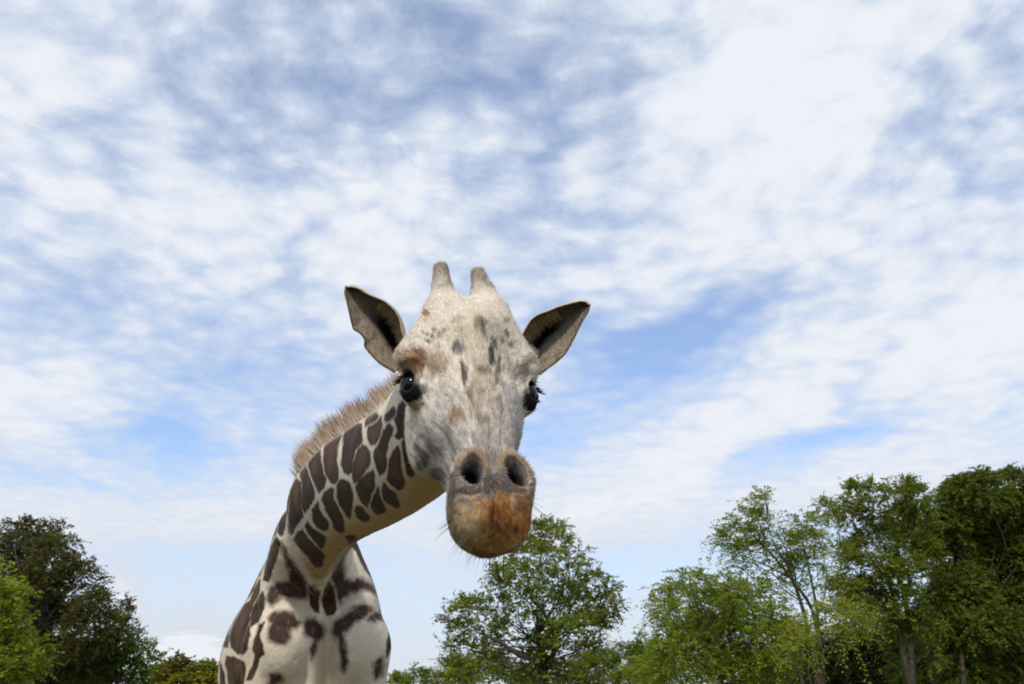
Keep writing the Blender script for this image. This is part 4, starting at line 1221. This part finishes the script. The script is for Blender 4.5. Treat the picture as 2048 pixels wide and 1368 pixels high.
def leaves(cent, radii, dens, style, cols, rng):
    """leaf blades on twigs spread through the clumps"""
    Bs, Ds, Us, Ls, Ws, Cs = [], [], [], [], [], []
    for c, R, cshade in zip(cent, radii, cols):
        nt = max(6, int(dens * R[0] * R[2] * style['twigs']))
        ns = style.get('sub', 8)                                # a clump is a handful of tighter leaf bunches
        sv = unit(rng.normal(0, 1, (ns, 3)) + np.array([0, 0, .25])); sr = rng.uniform(.35, .92, (ns, 1))
        v = sv[rng.integers(0, ns, nt)]
        sub = (sv * sr)[rng.integers(0, ns, nt)]
        loose = rng.random(nt) < .22
        off = sub + rng.normal(0, .20, (nt, 3))
        off[loose] = unit(rng.normal(0, 1, (loose.sum(), 3))) * rng.random((loose.sum(), 1)) ** .45 * 1.08
        v = unit(off)
        base = c + off * R
        td = unit(v * style['out'] + np.array([0, 0, style['rise']]) + rng.normal(0, .45, (nt, 3)))
        tl = style['twig'] * rng.uniform(.5, 1.3, nt)
        m = style['per']
        u = (np.arange(m) + .5) / m
        side = unit(np.cross(td, np.array([0, 0, 1.0]) + rng.normal(0, .2, (nt, 3))))
        p = base[:, None] + td[:, None] * (tl[:, None] * u)[..., None] + np.array([0, 0, -1.0]) * (style['droop'] * tl[:, None] * u ** 2)[..., None]
        sg = np.where(np.arange(m) % 2 == 0, 1, -1)[None, :, None]
        d = unit(side[:, None] * sg * style['splay'] + td[:, None] * .7 + np.array([0, 0, -style['hang']]) + rng.normal(0, .35, (nt, m, 3)))
        nrm = unit(np.cross(d, side[:, None] + rng.normal(0, .6, (nt, m, 3))))
        Bs.append(p.reshape(-1, 3)); Ds.append(d.reshape(-1, 3)); Us.append(np.cross(d, nrm).reshape(-1, 3))
        k = nt * m
        Ls.append(style['leaf'] * rng.uniform(.6, 1.25, k)); Ws.append(np.full(k, style['wid']))
        tone = np.repeat(rng.normal(1, .16, nt), m) * rng.normal(1, .10, k)
        hue = np.repeat(rng.random(nt), m)[:, None]
        Cs.append((cshade[0] * (1 - hue) + cshade[1] * hue) * tone[:, None])
    B_, D_, U_ = np.concatenate(Bs), np.concatenate(Ds), unit(np.concatenate(Us)); L_, W_ = np.concatenate(Ls)[:, None], np.concatenate(Ws)[:, None]; C_ = np.concatenate(Cs)
    n = len(B_)
    N_ = np.cross(D_, U_)
    mid = B_ + D_ * L_ * .5
    P = np.stack([B_, mid + U_ * L_ * W_ * .5 + N_ * L_ * .06, B_ + D_ * L_ - N_ * L_ * .06, mid - U_ * L_ * W_ * .5 + N_ * L_ * .06], 1).reshape(-1, 3)
    o = (np.arange(n) * 4)[:, None]
    Q = np.concatenate([o + np.array([0, 1, 2]), o + np.array([0, 2, 3])])
    return P, Q, np.repeat(C_, 4, 0)

STY = dict(
    round=dict(twigs=21, out=.8, rise=.35, twig=.34, per=9, droop=.25, splay=.9, hang=.15, leaf=.094, wid=.62),
    dense=dict(twigs=22, out=.9, rise=.10, twig=.40, per=10, droop=.5, splay=.8, hang=.35, leaf=.130, wid=.50),
    feather=dict(twigs=13, out=.9, rise=.30, twig=.62, per=16, droop=.55, splay=1.2, hang=.20, leaf=.105, wid=.36, shell=.6),
    small=dict(twigs=24, out=.8, rise=.25, twig=.30, per=9, droop=.3, splay=.9, hang=.2, leaf=.085, wid=.60),
    far=dict(twigs=9, out=.8, rise=.35, twig=.55, per=8, droop=.3, splay=.9, hang=.2, leaf=.24, wid=.60))

def tree(name, label, cat, base_px, Y, clumps, style, ca, cb, trunk_r=.16, limbs=None, dens=1.0, group=None, seed=1, spread=.7, fill=0, fork=.45):
    rng = np.random.default_rng(seed)
    S = Y / FPX * 1.02                                         # metres per photo pixel at that distance
    gx = PY(base_px, 1385, Y)[0]
    root = bpy.data.objects.new(name, None); COL.objects.link(root)
    root.location = (gx, Y, 0); root.empty_display_size = .5
    tag(root, label, cat, group)
    org = np.array([gx, Y, 0.0])
    cl = np.array([c[:4] for c in clumps], float)
    Rt = (cl[:, 0].max() - cl[:, 0].min()) * .5 * S
    cent, radii, cols = [], [], []
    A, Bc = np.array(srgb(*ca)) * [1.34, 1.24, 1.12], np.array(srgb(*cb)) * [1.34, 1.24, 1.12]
    mx_ = cl[:, 0].mean()
    for px, py, rx, ry in cl:
        edge = min(1, abs(px - mx_) * S / max(Rt, .1))
        dy = rng.uniform(-1, 1) * Rt * spread * math.sqrt(max(0, 1 - edge ** 2))
        c = PY(px, py, Y + dy); k = (Y + dy) / FPX * 1.02
        c[2] = max(c[2], ry * k * .5)
        cent.append(c); radii.append(np.array([rx * k, (rx + ry) / 2 * k, ry * k]) * rng.uniform(.78, .98))
        t = rng.random(); cols.append((A * (1 - .35 * t) + Bc * .35 * t, Bc * (1 - .3 * t) + A * .3 * t))
    for _ in range(fill):                                       # the far side of the crown
        i = rng.integers(len(cl)); c = cent[i] + np.array([rng.normal(0, .4), Rt * rng.uniform(.5, 1.1), rng.normal(-.2, .3)])
        cent.append(c); radii.append(radii[i] * 1.05); cols.append(cols[i])
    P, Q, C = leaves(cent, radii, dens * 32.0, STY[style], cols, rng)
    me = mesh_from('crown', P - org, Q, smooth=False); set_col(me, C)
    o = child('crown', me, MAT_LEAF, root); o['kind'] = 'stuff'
    # trunk and limbs
    zc_ = np.array([c[2] for c in cent]); top = np.array([np.mean([c[0] for c in cent]), Y, np.percentile(zc_, 70)])
    hf = max(.5, zc_.min() * .6 + top[2] * fork * .5)
    forkp = np.array([gx + (top[0] - gx) * .3, Y, hf])
    paths = [([org + [0, 0, -.15], org + [rng.normal(0, .05), 0, hf * .5], forkp, forkp * .4 + top * .6], trunk_r, trunk_r * .35)]
    for c, R in list(zip(cent, radii))[:len(cl)]:
        if rng.random() < .8:
            t = rng.uniform(0, .6); st = forkp * (1 - t) + top * t * .9 + forkp * t * .1
            st[2] = min(st[2], c[2])
            mid = st * .5 + c * .5 + rng.normal(0, .12, 3) * np.linalg.norm(c - st) + np.array([0, 0, -.08 * np.linalg.norm(c - st)])
            paths.append(([st, mid, c], trunk_r * .16, .008))
            for _ in range(3):
                e = c + unit(rng.normal(0, 1, 3)) * R * .8
                paths.append(([mid * .3 + c * .7, (c + e) / 2 + rng.normal(0, .05, 3), e], .018, .005))
    if limbs:
        for pts, r0, r1 in limbs:
            paths.append(([PY(x, y, Y + dz) for x, y, dz in pts], r0, r1))
    TP, TQ = limb_mesh(paths)
    child('trunk', mesh_from('trunk', TP - org, TQ), MAT_BARK, root)
    return root

# --- picture-right
tree('dense_tree', 'tall dark dense tree with layered drooping foliage', 'tree', 1960, 32,
     [(1960,985,70,40),(2020,965,50,32),(1925,985,35,28),(1890,1020,35,40),(1900,1060,50,45),(1960,1050,70,50),(2030,1040,60,60),(1980,1110,80,50),(1895,1125,55,50),(2040,1130,60,60),
      (1930,1180,65,50),(2010,1200,70,55),(1890,1215,50,45),(1960,1255,75,45),(2050,1270,60,55),(1900,1290,50,40),(2000,1320,80,45),(2090,1080,60,90),(2100,1220,60,90),(1930,1340,60,35)],
     'dense', (104, 120, 36), (50, 64, 20), .22, dens=1.25, seed=3, fill=10, limbs=[([(1930,1420,-1),(1925,1330,-1),(1915,1250,-.5)], .10, .06)])
tree('round_leaf_tree', 'upright tree of rounded leaf clusters beside the dark dense tree', 'tree', 1822, 30,
     [(1705,992,32,26),(1745,985,32,24),(1700,1030,30,26),(1745,1025,40,30),(1800,985,36,28),(1812,968,14,12),(1835,1000,30,32),(1795,1030,45,32),(1850,1040,30,32),(1715,1085,38,28),(1690,1105,24,24),(1765,1080,42,32),
      (1830,1085,42,34),(1710,1135,36,28),(1760,1135,42,30),(1820,1140,45,32),(1860,1120,30,40),(1700,1180,32,22),(1750,1190,48,28),(1815,1200,45,32),(1770,1240,55,30),(1840,1250,45,30),(1720,1230,40,26),(1860,1310,25,30)],
     'round', (118, 132, 48), (68, 82, 28), .15, dens=1.05, seed=4, fill=6, limbs=[([(1826,1430,0),(1824,1340,0),(1818,1250,0),(1800,1150,0),(1790,1060,0)], .13, .05), ([(1868,1430,.3),(1866,1340,.3),(1862,1280,.2)], .07, .03)])
tree('feathery_tree', 'slender open tree with feathery leaf sprays and a long leaning branch', 'tree', 1640, 24,
     [(1480,1045,26,22),(1512,1018,26,18),(1530,1000,24,14),(1455,1078,22,20),(1462,1105,26,14),(1500,1070,28,20),(1520,1045,24,18),(1545,1055,16,20),(1490,1100,24,16),(1525,1095,26,18),(1480,1132,22,12),(1510,1128,20,12),
      (1590,1062,22,26),(1612,1045,24,16),(1632,1055,16,20),(1602,1092,28,24),(1628,1092,20,22),(1575,1100,18,22),(1612,1128,26,20),(1650,1128,18,14),(1585,1135,20,16),(1560,1150,22,16),(1600,1165,22,14)],
     'feather', (126, 142, 50), (80, 102, 32), .11, dens=1.15, seed=5, spread=.5,
     limbs=[([(1645,1390,0),(1640,1290,0),(1620,1210,0),(1580,1155,0),(1545,1110,0),(1505,1070,0)], .085, .02), ([(1640,1290,0),(1632,1210,.2),(1618,1140,.3),(1605,1080,.3)], .06, .015), ([(1580,1155,0),(1530,1130,.2),(1485,1110,.2)], .03, .01), ([(1520,1090,0),(1515,1050,0),(1530,1005,0)], .025, .008),
            ([(1628,1250,0),(1650,1190,-.2),(1655,1140,-.2)], .03, .008)])
tree('spreading_tree', 'broad light green tree with arching feathery sprays and sky gaps', 'tree', 1440, 23,
     [(1340,1192,26,20),(1378,1165,30,18),(1415,1155,30,16),(1448,1165,26,18),(1335,1225,24,24),(1375,1205,34,22),(1425,1195,34,22),(1475,1190,34,24),(1515,1185,34,24),(1545,1200,28,22),(1340,1265,30,26),(1395,1250,36,24),
      (1450,1240,40,26),(1505,1235,42,28),(1550,1240,30,28),(1330,1310,36,30),(1390,1300,44,28),(1455,1290,48,32),(1520,1285,44,32),(1345,1350,44,26),(1420,1345,54,28),(1500,1340,54,30),(1570,1280,30,30),(1360,1330,40,26),(1410,1315,40,26),(1465,1320,44,28),(1530,1325,40,28),(1380,1275,34,24),(1430,1270,36,24),(1480,1265,36,24),(1350,1285,28,22),(1310,1340,26,24)],
     'feather', (130, 146, 46), (84, 104, 30), .14, dens=1.25, seed=6, fill=14, limbs=[([(1440,1390,0),(1445,1310,0),(1420,1240,0),(1385,1180,0)], .06, .015)])
tree('yellow_bush', 'yellow green shrub on a twisted brown trunk', 'shrub', 1625, 20,
     [(1625,1262,26,16),(1655,1240,30,18),(1688,1228,26,18),(1600,1288,26,14),(1645,1272,34,16),(1695,1255,26,20),(1585,1305,20,10),(1670,1285,26,14),(1700,1285,18,14)],
     'feather', (140, 146, 54), (100, 116, 40), .05, dens=1.2, seed=7, spread=.5,
     limbs=[([(1612,1420,0),(1600,1350,0),(1570,1315,0),(1550,1300,.2)], .055, .025), ([(1640,1420,0),(1646,1350,0),(1640,1310,0),(1652,1280,0)], .05, .02), ([(1625,1380,0),(1612,1330,.1),(1598,1300,.1)], .035, .015), ([(1570,1420,.3),(1580,1365,.3),(1560,1340,.3)], .05, .03)])
# thicket behind the right-hand trees, its shade put into the dark leaf colours
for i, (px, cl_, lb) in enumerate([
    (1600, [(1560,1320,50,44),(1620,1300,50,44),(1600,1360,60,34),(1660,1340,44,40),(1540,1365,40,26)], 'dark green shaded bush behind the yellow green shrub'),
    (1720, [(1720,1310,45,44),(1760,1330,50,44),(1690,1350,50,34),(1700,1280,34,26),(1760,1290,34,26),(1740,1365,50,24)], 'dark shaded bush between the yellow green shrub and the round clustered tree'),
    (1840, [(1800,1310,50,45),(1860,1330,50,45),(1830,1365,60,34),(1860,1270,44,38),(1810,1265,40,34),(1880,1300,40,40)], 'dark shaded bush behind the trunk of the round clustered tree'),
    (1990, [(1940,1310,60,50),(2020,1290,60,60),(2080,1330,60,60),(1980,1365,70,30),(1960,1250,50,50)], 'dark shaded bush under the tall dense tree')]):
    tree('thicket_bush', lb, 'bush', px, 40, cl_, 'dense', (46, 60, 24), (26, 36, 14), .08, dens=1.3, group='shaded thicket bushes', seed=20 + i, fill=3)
# --- middle
tree('broad_tree', 'broad green tree with an open crown below the giraffe muzzle', 'tree', 1088, 28,
     [(1095,1072,36,24),(1118,1055,22,12),(1070,1088,30,22),(1130,1078,22,18),(985,1142,20,14),(1012,1130,26,20),(1045,1112,32,24),(1092,1110,36,24),(1140,1115,24,18),(1165,1105,14,10),(1178,1122,14,8),(1160,1135,18,12),(1000,1172,32,22),(1050,1155,40,26),(1100,1155,42,28),
      (1150,1165,36,24),(1190,1160,26,20),(1215,1178,24,20),(1238,1205,18,10),(1205,1205,30,20),(930,1212,26,18),(905,1205,12,10),(895,1235,16,16),(955,1215,30,22),(1000,1212,38,26),(1060,1205,44,28),(1120,1210,44,28),(1170,1210,36,26),(1215,1235,22,20),(915,1262,20,18),(950,1258,32,22),
      (1010,1262,38,22),(1080,1260,42,28),(1140,1262,42,28),(1190,1255,30,24),(930,1300,26,22),(975,1300,28,16),(1110,1310,40,24),(1160,1305,36,24),(900,1330,24,16),(1050,1310,24,12),(950,1340,40,20),(1195,1290,22,16),(1000,1330,36,20),(1120,1345,40,22),(1170,1335,34,22),(1060,1345,34,16),(890,1290,14,12),(1230,1225,14,12)],
     'round', (120, 132, 40), (70, 86, 24), 0.20, dens=.88, seed=8, fill=3, spread=.6,
     limbs=[([(1088,1430,0),(1086,1355,0),(1070,1325,-.2),(1030,1305,-.4),(1000,1285,-.5),(970,1270,-.5)], .14, .05), ([(1086,1355,0),(1092,1310,0),(1075,1290,-.2),(1050,1275,-.2)], .08, .03), ([(1088,1350,0),(1110,1290,0),(1090,1230,0),(1060,1195,-.5)], .12, .03), ([(1095,1300,0),(1130,1240,.2),(1160,1180,.3)], .08, .02)])
for i, (px, Y_, cl_, lb) in enumerate([
    (842, 42, [(838,1348,18,12),(862,1355,22,14),(832,1334,7,5),(815,1362,14,8)], 'low green bush standing alone next to the giraffe shoulder'),
    (900, 36, [(905,1345,30,20),(940,1350,30,20),(880,1360,24,14)], 'low bush against the side of the open crowned tree'),
    (1015, 36, [(990,1352,36,20),(1030,1345,36,20),(1060,1360,30,18)], 'low bush in front of the trunk of the open crowned tree'),
    (1170, 36, [(1150,1345,36,24),(1195,1335,32,26),(1220,1315,22,20),(1215,1360,40,18)], 'rounded green bush right beside the open crowned tree'),
    (1275, 34, [(1278,1276,14,10),(1262,1300,26,16),(1290,1298,26,20),(1250,1330,36,24),(1300,1330,36,26),(1275,1355,50,20),(1235,1288,8,6)], 'taller bush with a topmost tuft before the broad light green tree')]):
    tree('low_bush', lb, 'bush', px, Y_, cl_, 'small', (111, 125, 36), (60, 78, 23), .05, dens=1.1, group='low bushes along the middle', seed=40 + i, fill=2)
# --- picture-left
tree('brown_tree', 'large dark olive brown tree with fine foliage', 'tree', 60, 26,
     [(20,1058,26,14),(48,1050,24,12),(85,1062,30,18),(115,1055,22,12),(105,1078,18,16),(30,1085,36,22),(75,1095,36,26),(125,1100,28,22),(145,1085,14,10),(0,1100,36,30),(160,1118,22,20),(50,1130,44,30),(105,1140,44,30),(150,1150,34,28),(185,1135,14,18),(190,1165,18,20),
      (20,1165,44,34),(75,1180,48,34),(130,1190,46,34),(180,1200,30,28),(205,1205,14,16),(30,1225,48,40),(95,1235,52,36),(155,1240,44,34),(195,1240,22,26),(60,1285,56,38),(125,1290,52,36),(180,1285,36,32),(20,1300,44,40),(70,1340,64,34),(140,1345,56,32),(195,1330,26,30),(-40,1150,50,60),(-40,1270,50,60)],
     'small', (90, 90, 46), (54, 60, 28), .24, dens=1.1, seed=9, fill=14)
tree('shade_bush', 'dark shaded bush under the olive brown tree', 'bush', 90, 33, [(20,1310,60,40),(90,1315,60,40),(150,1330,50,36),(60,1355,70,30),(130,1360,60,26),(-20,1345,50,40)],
     'dense', (46, 60, 24), (26, 36, 14), .06, dens=1.2, seed=15, fill=2)  # added to close bright gaps; shade is put into its dark leaf colours
tree('bright_tree', 'bright yellow green leafy tree in front of the olive brown tree', 'tree', 0, 19,
     [(52,1182,22,12),(25,1188,26,18),(0,1195,30,24),(30,1215,22,20),(-5,1155,24,26),(10,1235,30,24),(40,1248,14,12),(20,1268,30,24),(45,1282,20,18),(10,1300,36,26),(45,1318,22,20),(15,1340,40,26),(-30,1230,30,80)],
     'round', (124, 140, 40), (92, 112, 30), .10, dens=1.15, seed=10, fill=4)
tree('green_tree', 'mid green tree growing out from the flank of the olive brown tree', 'tree', 230, 27,
     [(218,1252,22,18),(240,1245,12,10),(205,1280,28,24),(245,1272,22,18),(268,1285,22,14),(288,1298,14,8),(220,1305,34,24),(262,1310,28,18),(285,1322,16,10),(235,1335,44,22),(190,1340,36,28),(275,1345,24,16)],
     'round', (94, 118, 36), (58, 78, 24), .10, dens=1.15, seed=11, fill=4)
for i, (px, cl_, ca_, cb_, lb) in enumerate([
    (305, [(302,1350,16,12),(318,1342,14,12),(296,1362,20,10)], (138, 135, 60), (96, 103, 40), 'pale small distant tree next to the mid green tree'),
    (352, [(352,1330,14,9),(366,1322,16,9),(342,1342,16,10),(372,1334,14,9)], (99, 97, 46), (69, 74, 31), 'darker far tree topping the distant bushes'),
    (362, [(350,1352,26,14),(385,1350,24,13),(335,1360,20,10),(370,1362,34,12)], (135, 133, 44), (94, 103, 29), 'olive distant bush below the darker far tree'),
    (415, [(405,1338,18,10),(425,1332,14,8),(415,1350,26,12),(440,1344,18,12)], (123, 127, 42), (84, 97, 29), 'rounded distant tree touching the giraffe flank'),
    (420, [(410,1362,34,10),(445,1360,24,12)], (160, 150, 49), (113, 118, 34), 'light olive distant bush low beside the giraffe flank'),
    (800, [(792,1360,18,10),(812,1366,16,7),(782,1352,8,10)], (116, 125, 40), (77, 93, 27), 'small distant bush just behind the giraffe chest')]):
    tree('distant_bush', lb, 'bush', px, 62, cl_, 'far', ca_, cb_, .06, dens=.55, group='distant bushes', seed=60 + i, fill=2)
